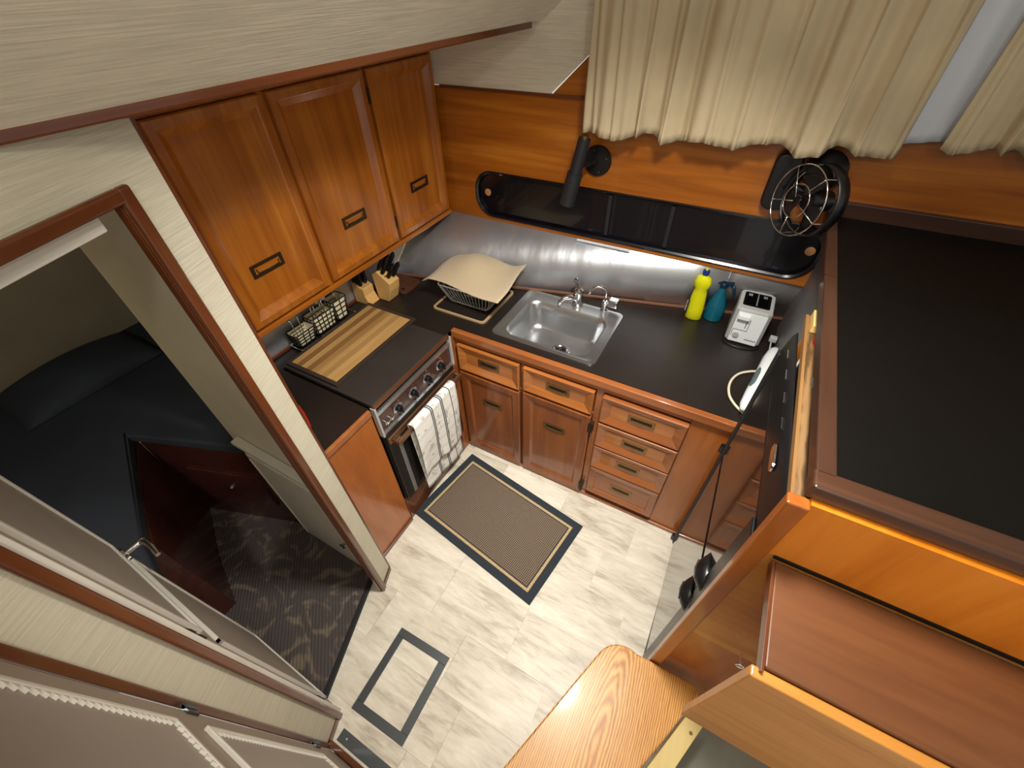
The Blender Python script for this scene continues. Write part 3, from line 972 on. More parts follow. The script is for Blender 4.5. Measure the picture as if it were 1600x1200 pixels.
def strip(bm, x0, x1, o0, o1, z0, z1):
    lo = [bm.verts.new(p) for p in ((x0, yb(x0)-o0, z0), (x1, yb(x1)-o0, z0), (x1, yb(x1)-o1, z0), (x0, yb(x0)-o1, z0))]
    hi = [bm.verts.new((q.co.x, q.co.y, z1)) for q in lo]
    bm.faces.new(lo[::-1]); bm.faces.new(hi)
    for i in range(4): bm.faces.new((lo[i], lo[(i+1) % 4], hi[(i+1) % 4], hi[i]))
strip(cs, -0.58, 1.40, 0.008, 0.020, 0.911, 0.924)
tc_ = struct('trim_11', cs, 'copper', bevel=0.002)
struct('trim_12', bx(BM(), -0.600, -0.85, 0.911, -0.586, 0.26, 0.924), 'mahog_y', bevel=0.002)
for x in (0.0, 0.24, 0.45, 0.66, 0.85, 1.02):
    obj('screw', cyl(BM(), (x, yb(x)-0.020, 0.9175), (x, yb(x)-0.0225, 0.9175), 0.0035, n=8), 'chrome', tc_)
ls_ = thing('label_strip', 'slim white adhesive strip below the wood on the steel splash', 'strip', (0.51, 0.605, 1.175))
obj('strip', bx(BM(), 0.372, 0.603, 1.171, 0.640, 0.6115, 1.181), 'white', ls_, bevel=0.001)
obj('diffuser', bx(BM(), 0.380, 0.601, 1.173, 0.632, 0.603, 1.179), 'curtain_white', ls_)

# black tray recessed in the teak wall
tray = thing('wall_tray', 'long glossy black tray with rounded ends let into teak wall', 'tray', (0.58, 0.62, 1.2))
inn = rrect(-0.203, 1.207, 1.370, 1.423, 0.093, 10)
tb_ = BM()
loops(tb_, [[(a, 0.606, b) for a, b in rrect(-0.210, 1.200, 1.377, 1.430, 0.098, 10)], [(a, 0.604, b) for a, b in rrect(-0.204, 1.206, 1.371, 1.424, 0.094, 10)],
            [(a, 0.610, b) for a, b in rrect(-0.196, 1.214, 1.363, 1.416, 0.088, 10)], [(a, 0.630, b) for a, b in rrect(-0.190, 1.220, 1.357, 1.410, 0.084, 10)]], cap0=False, cap1=True)
obj('basin', tb_, 'tray_black', tray, smooth='auto')
for (x, z) in ((-0.146, 1.318), (1.335, 1.325)):
    pg = BM(); lathe(pg, [(0.016, 0.0), (0.018, 0.006), (0.012, 0.008), (0.0, 0.0075)], (x, 0.6285, z), 20, axis=(0, -1, 0))
    obj('plug', pg, 'plug_brown', tray, smooth='auto')
for x in (0.50, 0.78):
    obj('divider', bx(BM(), x, 0.618, 1.222, x+0.016, 0.6295, 1.408), 'black_matte', tray)

# ------------------------------------------------------------------ stove
st = thing('stove', 'built-in galley stove with chrome trimmed knobs and towel rail door', 'stove', (-0.02, -0.33, 0))
obj('body', bx(BM(), -0.490, -0.582, 0.20, 0.004, -0.064, 0.884), 'black', st)
obj('kick_panel', bx(BM(), -0.02, -0.588, 0.0, 0.000, -0.062, 0.196), 'mahog_y', st, bevel=0.002)
obj('lid', bx(BM(), -0.492, -0.586, 0.908, 0.018, -0.082, 0.929), 'laminate_gray', st, bevel=0.003)
obj('lid_edge', bx(BM(), 0.0185, -0.586, 0.906, 0.026, -0.070, 0.929), 'bronze', st, bevel=0.001)
cpn = BM(); bx(cpn, 0.004, -0.576, 0.752, 0.016, -0.070, 0.868)
cp_ = obj('control_panel', cpn, plain('control_panel', (66, 42, 36), 0.3, coat=0.3), st)
for (z0, z1) in ((0.860, 0.882), (0.736, 0.756)):
    obj('chrome_strip', bx(BM(), 0.010, -0.580, z0, 0.024, -0.064, z1), 'steel_edge', st, bevel=0.002)
for y in (-0.586, -0.066):
    obj('corner_bracket', bx(BM(), 0.004, y-0.004, 0.736, 0.028, y+0.006, 0.912), 'white_gray', st, bevel=0.001)
for y, z in ((-0.468, 0.805), (-0.365, 0.805), (-0.262, 0.805), (-0.160, 0.805)):
    rg = BM(); lathe(rg, [(0.026, 0.0), (0.028, 0.003), (0.022, 0.006), (0.020, 0.003), (0.0, 0.003)], (0.016, y, z), 24, axis=(1, 0, 0))
    k_ = obj('knob', rg, 'steel_edge', st, smooth='auto')
    gp = BM(); lathe(gp, [(0.016, 0.0), (0.016, 0.014), (0.012, 0.018), (0.0, 0.018)], (0.019, y, z), 20, axis=(1, 0, 0)); bx(gp, 0.034, y-0.004, z-0.016, 0.050, y+0.004, z+0.014)
    obj('grip', gp, 'black', k_, smooth='auto')
    dt = BM(); cyl(dt, (0.016, y+0.012, z+0.034), (0.019, y+0.012, z+0.034), 0.004, n=10)
    obj('indicator', dt, 'chrome', st)
for y, z in ((-0.548, 0.790), (-0.520, 0.790)):
    rg = BM(); lathe(rg, [(0.009, 0.0), (0.009, 0.004), (0.005, 0.006), (0.005, 0.014), (0.0, 0.014)], (0.016, y, z), 12, axis=(1, 0, 0)); bx(rg, 0.022, y-0.012, z-0.002, 0.027, y+0.012, z+0.002)
    obj('small_valve', rg, 'chrome', st, smooth='auto')
ov = obj('oven_door', bx(BM(), 0.004, -0.576, 0.205, 0.020, -0.066, 0.722), 'black', st, bevel=0.003)
obj('window', bx(BM(), 0.020, -0.480, 0.24, 0.0225, -0.130, 0.62), 'glass_black', ov, bevel=0.001)
for y in (-0.530, -0.108):
    obj('door_trim', bx(BM(), 0.020, y, 0.215, 0.026, y+0.022, 0.66), 'steel_edge', ov, bevel=0.002)
vt = BM()
for k in range(9): bx(vt, 0.016, -0.52+k*0.05, 0.712, 0.021, -0.485+k*0.05, 0.718)
obj('vent_slots', vt, 'glass_black', ov)
obj('top_trim', bx(BM(), 0.018, -0.574, 0.668, 0.030, -0.068, 0.706), 'bronze', ov, bevel=0.003)
hn = BM(); bx(hn, 0.058, -0.560, 0.672, 0.072, -0.075, 0.700)
for y in (-0.560, -0.089): bx(hn, 0.030, y, 0.676, 0.058, y+0.014, 0.698)
obj('rail_handle', hn, 'bronze', ov, bevel=0.002)

# wooden board lying on the lid
cbd = thing('cutting_board', 'striped bamboo cutting board lying on the stove lid', 'cutting board', (-0.33, -0.31, 0.93))
rim = BM(); plate_hole(rim, [(-0.486, -0.574), (-0.180, -0.574), (-0.180, -0.050), (-0.486, -0.050)], [(-0.468, -0.556), (-0.198, -0.556), (-0.198, -0.070), (-0.468, -0.070)], 0.9295, 0.941, lambda a, b, c: (a, b, c))
obj('rim', rim, plain('board_rim', (58, 48, 40), 0.4), cbd, bevel=0.001)
tones = ['bamboo', 'bamboo_dark', 'bamboo', 'bamboo_dark', 'bamboo_mid', 'bamboo', 'bamboo_mid', 'bamboo', 'bamboo']
for k in range(9):
    x0 = -0.4675+k*0.02995
    obj('wood_strip', bx(BM(), x0, -0.5555, 0.9295, x0+0.0295, -0.0705, 0.9405), tones[k], cbd)

# ------------------------------------------------------------------ towel on the oven rail
tw = BM()
def towel(bm, y0a, y1a, y0b, y1b, ztop, zf0, zf1, x, back):
    def f(u, v):
        yy0, yy1 = y0a+(y0b-y0a)*v, y1a+(y1b-y1a)*v
        y = yy0+(yy1-yy0)*u
        zb = zf0+(zf1-zf0)*u
        z = ztop+(zb-ztop)*v
        w = 0.006*math.sin(u*9+v*2)*v+0.003*math.sin(u*23+1)*v
        return (x+w+(0.004*math.sin(v*5)), y, z)
    spread(bm, f, 24, 24)
towel(tw, -0.470, -0.150, -0.476, -0.150, 0.702, 0.330, 0.285, 0.084, False)
def overf(u, v):
    a = PI*v
    y = -0.470+0.320*u
    return (0.065+0.019*math.cos(a), y, 0.702+0.010*math.sin(a))
spread(tw, overf, 24, 6)
def backf(u, v):
    y = -0.470+0.320*u
    return (0.046+0.012*v+0.003*math.sin(u*11)*v, y+0.006*v, 0.702+(0.12+0.0*u+0.06*(1-u)-0.702)*v)
spread(tw, backf, 24, 24)
bmesh.ops.remove_doubles(tw, verts=tw.verts, dist=0.0008)
tag(obj('dish_towel', tw, 'stripe', smooth=True, solid=0.003), 'white checked dish towel hanging over the oven door rail', 'towel')

# ------------------------------------------------------------------ sink and taps
sk = thing('sink', 'square stainless steel sink set into the black worktop', 'sink', (0.44, 0.26, 0.9))
def rz_(x0, y0, x1, y1, r, z): return [(a, b, z) for a, b in rrect(x0, y0, x1, y1, r, 8)]
sm = BM()
loops(sm, [rz_(0.178, 0.052, 0.704, 0.475, 0.030, 0.9105), rz_(0.180, 0.054, 0.702, 0.473, 0.028, 0.916), rz_(0.196, 0.068, 0.686, 0.459, 0.026, 0.916), rz_(0.204, 0.076, 0.678, 0.451, 0.024, 0.913),
           rz_(0.228, 0.080, 0.656, 0.396, 0.062, 0.9135), rz_(0.237, 0.086, 0.647, 0.388, 0.060, 0.904), rz_(0.244, 0.091, 0.640, 0.380, 0.060, 0.86),
           rz_(0.250, 0.098, 0.634, 0.372, 0.062, 0.795), rz_(0.262, 0.110, 0.622, 0.360, 0.064, 0.776), rz_(0.286, 0.134, 0.598, 0.336, 0.060, 0.768),
           rz_(0.400, 0.215, 0.500, 0.275, 0.025, 0.765)], cap0=False, cap1=True)
obj('bowl', sm, 'sink_steel', sk, smooth='auto')
dn_ = BM(); lathe(dn_, [(0.044, 0.0), (0.046, 0.003), (0.036, 0.004), (0.030, -0.001), (0.0, -0.001)], (0.470, 0.240, 0.7690), 28)
dr_ = obj('drain', dn_, 'chrome', sk, smooth='auto')
dk = BM(); cyl(dk, (0.470, 0.240, 0.7683), (0.470, 0.240, 0.7715), 0.029, n=24)
obj('strainer_opening', dk, 'black', dr_)
sx3 = BM(); cyl(sx3, (0.462, 0.244, 0.7715), (0.462, 0.244, 0.780), 0.005, n=10); bx(sx3, 0.452, 0.241, 0.776, 0.474, 0.247, 0.780)
obj('stopper', sx3, 'chrome', dr_)

fa = thing('faucet', 'short chrome single lever faucet at the middle of the sink back', 'faucet', (0.462, 0.455, 0.914))
b_ = BM(); lathe(b_, [(0.030, 0.0), (0.030, 0.006), (0.024, 0.012), (0.021, 0.03), (0.021, 0.062), (0.024, 0.070), (0.022, 0.084), (0.010, 0.094), (0.0, 0.094)], (0.462, 0.455, 0.914), 24)
obj('body', b_, 'chrome', fa, smooth='auto')
b_ = BM(); tube(b_, [(0.458, 0.448, 0.945), (0.430, 0.425, 0.965), (0.405, 0.405, 0.962), (0.390, 0.392, 0.945), (0.388, 0.390, 0.930)], [0.013, 0.012, 0.011, 0.011, 0.012], 12)
obj('spout', b_, 'chrome', fa, smooth=True)
b_ = BM(); tube(b_, [(0.462, 0.455, 1.004), (0.455, 0.460, 1.020), (0.440, 0.466, 1.036)], [0.008, 0.007, 0.006], 10); lathe(b_, [(0.0, -0.012), (0.009, -0.008), (0.012, 0.0), (0.009, 0.008), (0.0, 0.012)], (0.437, 0.467, 1.040), 14)
obj('lever', b_, 'chrome', fa, smooth='auto')

f2 = thing('filter_faucet', 'thin chrome gooseneck tap right of the main faucet', 'faucet', (0.595, 0.470, 0.914))
b_ = BM(); lathe(b_, [(0.020, 0.0), (0.020, 0.006), (0.012, 0.010), (0.013, 0.026), (0.016, 0.030), (0.016, 0.048), (0.010, 0.054), (0.0, 0.054)], (0.598, 0.470, 0.912), 20)
obj('body', b_, 'chrome', f2, smooth='auto')
b_ = BM(); pts = [(0.598, 0.470, 0.960), (0.598, 0.470, 1.01)]
for k in range(1, 11):
    a = PI*k/10*0.92
    pts.append((0.598-0.036*(1-math.cos(a)), 0.470-0.016*(1-math.cos(a)), 1.01+0.036*math.sin(a)))
pts.append((pts[-1][0]-0.006, pts[-1][1], pts[-1][2]-0.02))
tube(b_, pts, 0.0052, 10)
obj('spout', b_, 'chrome', f2, smooth=True)
b_ = BM(); bx(b_, 0.615, 0.448, 0.948, 0.664, 0.492, 0.985); bx(b_, 0.606, 0.462, 0.956, 0.618, 0.478, 0.972)
obj('valve_handle', b_, 'chrome', f2, bevel=0.006, seg=3, smooth='auto')

# ------------------------------------------------------------------ dish rack, mat, waffle towel
dm = thing('drying_mat', 'dark drying mat with tan border beneath the dish rack', 'mat', (-0.03, 0.26, 0.911))
b_ = BM(); prism(b_, rrect(-0.180, 0.100, 0.110, 0.400, 0.02, 4), 0.9105, 0.9155); obj('mat', b_, 'laminate', dm)
b_ = BM(); plate_hole(b_, rrect(-0.192, 0.088, 0.122, 0.412, 0.026, 4), rrect(-0.179, 0.101, 0.109, 0.399, 0.016, 4), 0.9105, 0.918, lambda a, b, c: (a, b, c)); obj('border', b_, plain('mat_border', (170, 142, 104), 0.7), dm)
rk = thing('dish_rack', 'wire dish rack standing on the drying mat', 'dish rack', (-0.02, 0.28, 0.916))
R0, R1 = (-0.130, 0.165, 0.095, 0.395), (-0.165, 0.125, 0.135, 0.455)
b_ = BM()
for (bb, z, r) in ((R0, 0.936, 0.0025), (R1, 1.040, 0.0032)):
    tube(b_, [(a, c, z) for a, c in rrect(bb[0], bb[1], bb[2], bb[3], 0.02, 3)], r, 6, closed=True)
obj('rim', b_, 'wire', rk, smooth=True)
b_ = BM()
def lerp(a, b, t): return a+(b-a)*t
n1, n2 = 13, 11
for k in range(n1+1):
    t = k/n1
    xa, xb = lerp(R0[0]+0.01, R0[2]-0.01, t), lerp(R1[0]+0.012, R1[2]-0.012, t)
    tube(b_, [(xb, R1[1], 1.040), (xa, R0[1], 0.936), (xa, R0[3], 0.936), (xb, R1[3], 1.040)], 0.0022, 6)
for k in range(n2+1):
    t = k/n2
    ya, yb_ = lerp(R0[1]+0.01, R0[3]-0.01, t), lerp(R1[1]+0.012, R1[3]-0.012, t)
    tube(b_, [(R1[0], yb_, 1.040), (R0[0], ya, 0.936)], 0.0022, 6)
    tube(b_, [(R1[2], yb_, 1.040), (R0[2], ya, 0.936)], 0.0022, 6)
tag(obj('wires', b_, 'wire', rk), kind='stuff')
for x in (-0.12, 0.085):
    for y in (0.175, 0.385): obj('foot', cyl(BM(), (x, y, 0.9185), (x, y, 0.936), 0.005, n=8), 'rubber', rk)
bp_ = thing('baking_pan', 'dark green pan standing in the wire dish rack', 'pan', (0.0, 0.26, 0.94))
b_ = BM(); loops(b_, [[(a, b, 0.943) for a, b in rrect(-0.07, 0.19, 0.085, 0.33, 0.02, 3)], [(a, b, 0.985) for a, b in rrect(-0.085, 0.18, 0.10, 0.345, 0.022, 3)], [(a, b, 0.985) for a, b in rrect(-0.078, 0.186, 0.094, 0.339, 0.02, 3)], [(a, b, 0.948) for a, b in rrect(-0.062, 0.196, 0.078, 0.324, 0.018, 3)]], cap0=True, cap1=True)
obj('pan_body', b_, 'pan_green', bp_)
b_ = BM(); tube(b_, [(0.085, 0.20, 0.992), (0.02, 0.17, 0.994), (-0.03, 0.16, 0.996)], 0.004, 8); obj('pan_handle', b_, 'steel_edge', bp_)

wtw = BM()
def wf(u, v):
    P00, P10, P11, P01 = Vector((-0.268, 0.135)), Vector((0.198, 0.112)), Vector((0.172, 0.462)), Vector((-0.262, 0.400))
    p = P00*(1-u)*(1-v)+P10*u*(1-v)+P11*u*v+P01*(1-u)*v
    z = 1.046+0.050*math.exp(-((u-0.42)**2)/0.06-((v-0.72)**2)/0.14)
    z += 0.018*math.exp(-((u-1.0)**2)/0.01)*v+0.006*math.sin(u*7)*(1-v)-0.006*math.exp(-((u-0.80)**2)/0.012)*v
    edge = max(0, 0.10-u)/0.10
    z -= 0.022*edge*(1-0.3*v)
    return (p.x+0.006*math.sin(v*6), p.y+0.008*math.sin(u*5), z)
spread(wtw, wf, 40, 32)
tag(obj('waffle_towel', wtw, 'waffle', smooth=True, solid=0.005), 'beige waffle weave towel draped over the dish rack', 'towel')

# ------------------------------------------------------------------ corner: board, knife blocks, knives
b_ = BM(); prism(b_, rrect(-0.575, 0.118, -0.388, 0.268, 0.03, 6), 0.911, 0.926)
br = tag(obj('chopping_board', b_, 'walnut', bevel=0.003), 'dark walnut chopping board with round hole in the counter corner', 'cutting board')
b_ = BM(); lathe(b_, [(0.010, 0.0), (0.010, 0.001), (0.0, 0.001)], (-0.425, 0.150, 0.926), 16); obj('hang_hole', b_, 'black', br)

kb1 = thing('knife_block', 'upright beech knife block closest to the stove board', 'knife block', (-0.54, -0.005, 0.911))
b_ = BM(); prism(b_, [(-0.588, 0.911), (-0.490, 0.911), (-0.512, 0.960), (-0.512, 1.000), (-0.588, 1.024)], -0.040, 0.030, lambda a, b, c: (a, c, b))
obj('block', b_, 'beech', kb1, bevel=0.002)
b_ = BM()
for k in range(5): bx(b_, -0.582+k*0.013, -0.030, 1.0175-k*0.0042, -0.575+k*0.013, 0.022, 1.021-k*0.0042)
obj('slots', b_, 'black', kb1)
kb2 = thing('knife_block', 'leaning beech knife block beside the walnut board', 'knife block', (-0.45, 0.07, 0.911))
b_ = BM(); prism(b_, [(-0.500, 0.911), (-0.430, 0.911), (-0.405, 0.975), (-0.395, 1.022), (-0.470, 1.075), (-0.505, 1.05)], 0.036, 0.110, lambda a, b, c: (a, c, b))
obj('block', b_, 'beech', kb2, bevel=0.002)
b_ = BM(); bx(b_, -0.44, 0.050, 1.047, -0.43, 0.092, 1.050)
obj('slots', b_, 'black', kb2)

def knife(loc, direc, ln, r, label, group):
    t = thing('kitchen_knife', label, 'knife', loc, 0, group)
    d = Vector(direc).normalized(); p = Vector(loc)
    b_ = BM(); tube(b_, [p, p+d*ln*0.15, p+d*ln*0.5, p+d*ln*0.85, p+d*ln], [r*0.75, r, r*0.85, r*1.05, r*0.6], 8)
    obj('handle', b_, 'black', t, smooth='auto')
    b_ = BM(); cyl(b_, p-d*0.03, p, r*0.35, r*0.6, 6); obj('blade', b_, 'steel_edge', t)
    return t
for i in range(3):
    for j in range(2):
        knife((-0.578+0.022*i, -0.026+0.034*j, 1.024-0.006*i), (0.06, 0.02, 1), 0.115, 0.0105,
              'black handled knife in the upright beech block, %s row, %s column from the stove' % (('front', 'rear')[j], ('outer', 'middle', 'inner')[i]), 'knives in the upright block')
for i, (x, y, z) in enumerate(((-0.468, 0.055, 1.075), (-0.468, 0.085, 1.075), (-0.445, 0.052, 1.060), (-0.445, 0.088, 1.060), (-0.418, 0.060, 1.040), (-0.412, 0.090, 1.036))):
    knife((x, y, z+0.004), (0.45, 0.16, 0.82), 0.115 if i < 4 else 0.09, 0.0115, 'black handled knife slanting from the leaning beech block, %s tier, %s side' % (('top', 'middle', 'lowest')[i//2], ('left', 'right')[i % 2]), 'knives in the leaning block')

# ------------------------------------------------------------------ utensil caddy at left wall
cd_ = thing('utensil_caddy', 'black wire utensil caddy lined with cream cloth by the left wall', 'caddy', (-0.56, -0.30, 0.911))
b_ = BM()
for (y0, y1, zt) in ((-0.455, -0.375, 0.985), (-0.352, -0.235, 1.015), (-0.225, -0.165, 1.035)):
    pass
caddies = ((-0.455, -0.372, 0.995), (-0.350, -0.240, 1.020), (-0.222, -0.160, 1.035))
for (y0, y1, zt) in caddies:
    ls = []
    for z, g in ((0.930, 0.0), (zt, 0.010)):
        ls.append([(a, c, z) for a, c in rrect(-0.582-0.0*g, y0-g, -0.525+g, y1+g, 0.012, 3)])
    lb = BM(); loops(lb, ls, cap0=True, cap1=False)
    obj('liner', lb, 'beige_cloth', cd_, solid=0.002)
w_ = BM()
for (y0, y1, zt) in caddies:
    for i in range(5):
        t = i/4; z = lerp(0.930, zt, t); g = 0.010*t+0.003
        tube(w_, [(a, c, z) for a, c in rrect(-0.582, y0-g, -0.525+g, y1+g, 0.012, 3)], 0.0028, 6, closed=True)
    m_ = max(2, int((y1-y0)/0.022))
    for i in range(m_+1):
        t = i/m_; y = lerp(y0, y1, t)
        tube(w_, [(-0.521, y, 0.930), (-0.511, lerp(y0-0.008, y1+0.008, t), zt)], 0.0026, 6)
    for i in range(3):
        x = lerp(-0.575, -0.53, i/2)
        tube(w_, [(x, y0-0.003, 0.930), (x, y0-0.013, zt)], 0.0026, 6)
        tube(w_, [(x, y1+0.003, 0.930), (x, y1+0.013, zt)], 0.0026, 6)
obj('wire_grid', w_, 'rubber', cd_, smooth=True)
b_ = BM(); tube(b_, [(-0.505, -0.47, 0.914), (-0.500, -0.47, 0.926), (-0.500, -0.13, 0.926), (-0.505, -0.13, 0.914)], 0.004, 8); tube(b_, [(-0.585, -0.47, 0.914), (-0.585, -0.47, 0.926), (-0.585, -0.13, 0.926), (-0.585, -0.13, 0.914)], 0.004, 8)
tube(b_, [(-0.585, -0.47, 0.926), (-0.500, -0.47, 0.926)], 0.004, 8); tube(b_, [(-0.585, -0.13, 0.926), (-0.500, -0.13, 0.926)], 0.004, 8)
obj('stand', b_, 'chrome', cd_, smooth=True)
b_ = BM(); prism(b_, [(-0.285, 1.045), (-0.225, 1.045), (-0.225, 1.105), (-0.285, 1.105)], -0.566, -0.563, lambda a, b, c: (c, a, b))
tag(obj('paper_card', b_, 'white'), 'small white card tucked behind the utensil caddy', 'card')
UT = [(-0.430, 0.10, -0.25, 'spoon'), (-0.400, 0.02, -0.10, 'fork'), (-0.335, -0.05, 0.10, 'spoon'), (-0.315, 0.10, 0.02, 'fork'), (-0.285, -0.1, 0.15, 'spoon'), (-0.260, 0.05, -0.12, 'fork'), (-0.195, 0.04, 0.10, 'spoon'), (-0.185, -0.1, -0.02, 'fork')]
for i, (y, tx, ty, kd) in enumerate(UT):
    t = thing(kd, 'stainless %s in the wire caddy, %s from its doorway end' % (kd, ['first', 'second', 'third', 'fourth'][i//2]), kd, (-0.55, y, 0.94), 0, kd+'s in the caddy')
    d = Vector((0.10+0.08*tx, ty*0.5, 1)).normalized(); p = Vector((-0.556, y, 0.940))
    b_ = BM(); tube(b_, [p, p+d*0.08, p+d*0.125], 0.003, 6); obj('handle', b_, 'chrome', t, smooth=True)
    b_ = BM(); q = p+d*0.125
    if kd == 'spoon':
        lathe(b_, [(0.0, 0.0), (0.010, 0.006), (0.015, 0.022), (0.012, 0.038), (0.0, 0.044)], q, 12, axis=d, sx=1.0, sy=0.3)
        obj('bowl', b_, 'chrome', t, smooth=True)
    else:
        s_d, su, sw = frame_axes(d)
        for k in (-1.5, -0.5, 0.5, 1.5):
            tube(b_, [q, q+d*0.012+Vector((0, 1, 0))*k*0.006, q+d*0.044+Vector((0, 1, 0))*k*0.006], 0.0017, 5)
        obj('tines', b_, 'chrome', t, smooth=True)

# white board standing by the partition, red lighter
b_ = BM(); prism(b_, rrect(-0.575, 0.914, -0.250, 1.180, 0.035, 6), -0.735, -0.722, lambda a, b, c: (a, c, b))
wbd = tag(obj('plastic_board', b_, 'white_gray', bevel=0.003), 'pale grey rounded plastic board standing upright beside doorway wall', 'cutting board')
lt = thing('lighter', 'long red gas lighter lying on the worktop by the doorway', 'lighter', (-0.18, -0.75, 0.911))
b_ = BM(); tube(b_, [(-0.250, -0.722, 0.924), (-0.20, -0.744, 0.924), (-0.128, -0.775, 0.924)], [0.008, 0.012, 0.010], 10); obj('handle', b_, 'red', lt, smooth='auto')
b_ = BM(); tube(b_, [(-0.40, -0.66, 0.924), (-0.250, -0.722, 0.924)], 0.004, 8); obj('nozzle', b_, 'dark_gray', lt)
lt = thing('vegetable_peeler', 'grey handled kitchen tool lying beside the red lighter', 'peeler', (-0.15, -0.79, 0.911))
b_ = BM(); tube(b_, [(-0.23, -0.762, 0.920), (-0.17, -0.784, 0.920), (-0.105, -0.802, 0.920)], [0.006, 0.009, 0.007], 10); obj('handle', b_, 'white_gray', lt, smooth='auto')
b_ = BM(); bx(b_, -0.262, -0.762, 0.916, -0.228, -0.750, 0.919); obj('blade', b_, 'steel_edge', lt)
# ------------------------------------------------------------------ bottles
yl = thing('soap_bottle', 'yellow dish soap bottle with blue cap on the worktop', 'bottle', (1.0, 0.605, 0.911))
b_ = BM()
def oval(cx, cy, a, b, z, n=20): return [(cx+a*math.cos(2*PI*k/n), cy+b*math.sin(2*PI*k/n), z) for k in range(n)]
pr = [(0.034, 0.020, 0.911), (0.038, 0.024, 0.918), (0.037, 0.023, 0.96), (0.034, 0.022, 1.02), (0.030, 0.021, 1.062), (0.026, 0.020, 1.080), (0.034, 0.023, 1.095), (0.037, 0.024, 1.118), (0.030, 0.021, 1.140), (0.014, 0.013, 1.152), (0.013, 0.013, 1.160)]
loops(b_, [oval(1.002-0.02*(z-0.911), 0.606-0.10*(z-0.911), a, b, z) for a, b, z in pr], cap0=True)
obj('body', b_, 'yellow', yl, smooth='auto')
b_ = BM(); lathe(b_, [(0.014, 0.0), (0.015, 0.018), (0.009, 0.022), (0.0, 0.022)], (0.997, 0.581, 1.158), 18); obj('cap', b_, 'blue_cap', yl, smooth='auto')
b_ = BM(); lathe(b_, [(0.006, 0.0), (0.005, 0.010), (0.0, 0.011)], (0.997, 0.581, 1.180), 12); obj('nozzle', b_, 'yellow', yl, smooth='auto')
b_ = BM()
lbl = lambda u, v: (0.999-0.0375*math.cos((u-0.5)*1.5)*0.98-0.002, 0.606-0.0105+0.026*math.sin((u-0.5)*1.5)-0.004*v, 0.945+0.075*v)
spread(b_, lbl, 8, 4); obj('label_sticker', b_, 'label', yl)
b_ = BM()
for k in range(3): bx(b_, 0.9585, 0.585+0.0*k, 0.952+k*0.020, 0.9600, 0.602, 0.962+k*0.020)
obj('print', b_, 'white', yl)

sb = thing('spray_bottle', 'clear blue spray bottle with navy trigger behind the yellow bottle', 'bottle', (1.09, 0.655, 0.911))
b_ = BM(); lathe(b_, [(0.038, 0.0), (0.043, 0.006), (0.044, 0.05), (0.040, 0.085), (0.026, 0.125), (0.016, 0.150), (0.014, 0.172), (0.0, 0.172)], (1.085, 0.648, 0.911), 28)
obj('body', b_, 'blue_liquid', sb, smooth='auto')
b_ = BM(); lathe(b_, [(0.017, 0.0), (0.017, 0.020), (0.010, 0.026), (0.0, 0.026)], (1.085, 0.648, 1.080), 18); bx(b_, 1.045, 0.636, 1.098, 1.125, 0.660, 1.122)
obj('trigger_head', b_, 'blue_trigger', sb, bevel=0.005, smooth='auto')
b_ = BM(); tube(b_, [(1.115, 0.648, 1.104), (1.135, 0.640, 1.085), (1.142, 0.634, 1.060)], [0.008, 0.006, 0.004], 8); obj('trigger', b_, 'blue_trigger', sb, smooth=True)
b_ = BM(); tube(b_, [(1.085, 0.648, 1.08), (1.083, 0.646, 1.0), (1.078, 0.640, 0.925)], 0.003, 6); obj('dip_tube', b_, 'white', sb)

# ------------------------------------------------------------------ toaster
to = thing('toaster', 'white two slot toaster with grey top standing on right worktop', 'toaster', (1.232, 0.59, 0.911))
X0, X1, Y0, Y1 = 1.163, 1.306, 0.495, 0.668
def octo(x0, y0, x1, y1, c, z): return [(x0+c, y0, z), (x1-c, y0, z), (x1, y0+c, z), (x1, y1-c, z), (x1-c, y1, z), (x0+c, y1, z), (x0, y1-c, z), (x0, y0+c, z)]
b_ = BM()
loops(b_, [octo(X0, Y0, X1, Y1, 0.016, 0.918), octo(X0, Y0, X1, Y1, 0.016, 1.078), octo(X0+0.004, Y0+0.004, X1-0.004, Y1-0.004, 0.016, 1.088)], cap0=True)
obj('body', b_, 'white_gray', to, bevel=0.002)
b_ = BM(); prism(b_, [(X0+0.014, 0.920), (X1-0.014, 0.920), (X1-0.014, 1.074), (X0+0.014, 1.074)], Y0-0.003, Y0, lambda a, b, c: (a, c, b)); fp = obj('front_panel', b_, 'white', to, bevel=0.001)
b_ = BM(); prism(b_, octo(X0+0.016, Y0+0.034, X1-0.016, Y1-0.022, 0.006, 0) and [(p[0], p[1]) for p in octo(X0+0.018, Y0+0.034, X1-0.018, Y1-0.024, 0.006, 0)], 1.0882, 1.0895)
obj('slot_plate', b_, plain('dark_void', (6, 6, 6), 0.9, spec=0.1), to)
b_ = BM()
for xx in (X0+0.028, X0+0.077):
    bx(b_, xx, Y0+0.044, 1.0895, xx+0.038, Y1-0.034, 1.0903)
obj('slots', b_, plain('slot_void', (3, 3, 3), 1.0, spec=0.05), to)
b_ = BM(); bx(b_, X0+0.069, Y0+0.040, 1.0895, X0+0.0735, Y1-0.030, 1.093)
for xx in (X0+0.032, X0+0.092): bx(b_, xx, Y1-0.060, 1.0903, xx+0.016, Y1-0.040, 1.092)
obj('wire_guides', b_, 'steel_edge', to)
b_ = BM(); bx(b_, X0+0.018, Y0-0.022, 1.046, X0+0.066, Y0-0.003, 1.066); obj('lever', b_, 'white', to, bevel=0.003)
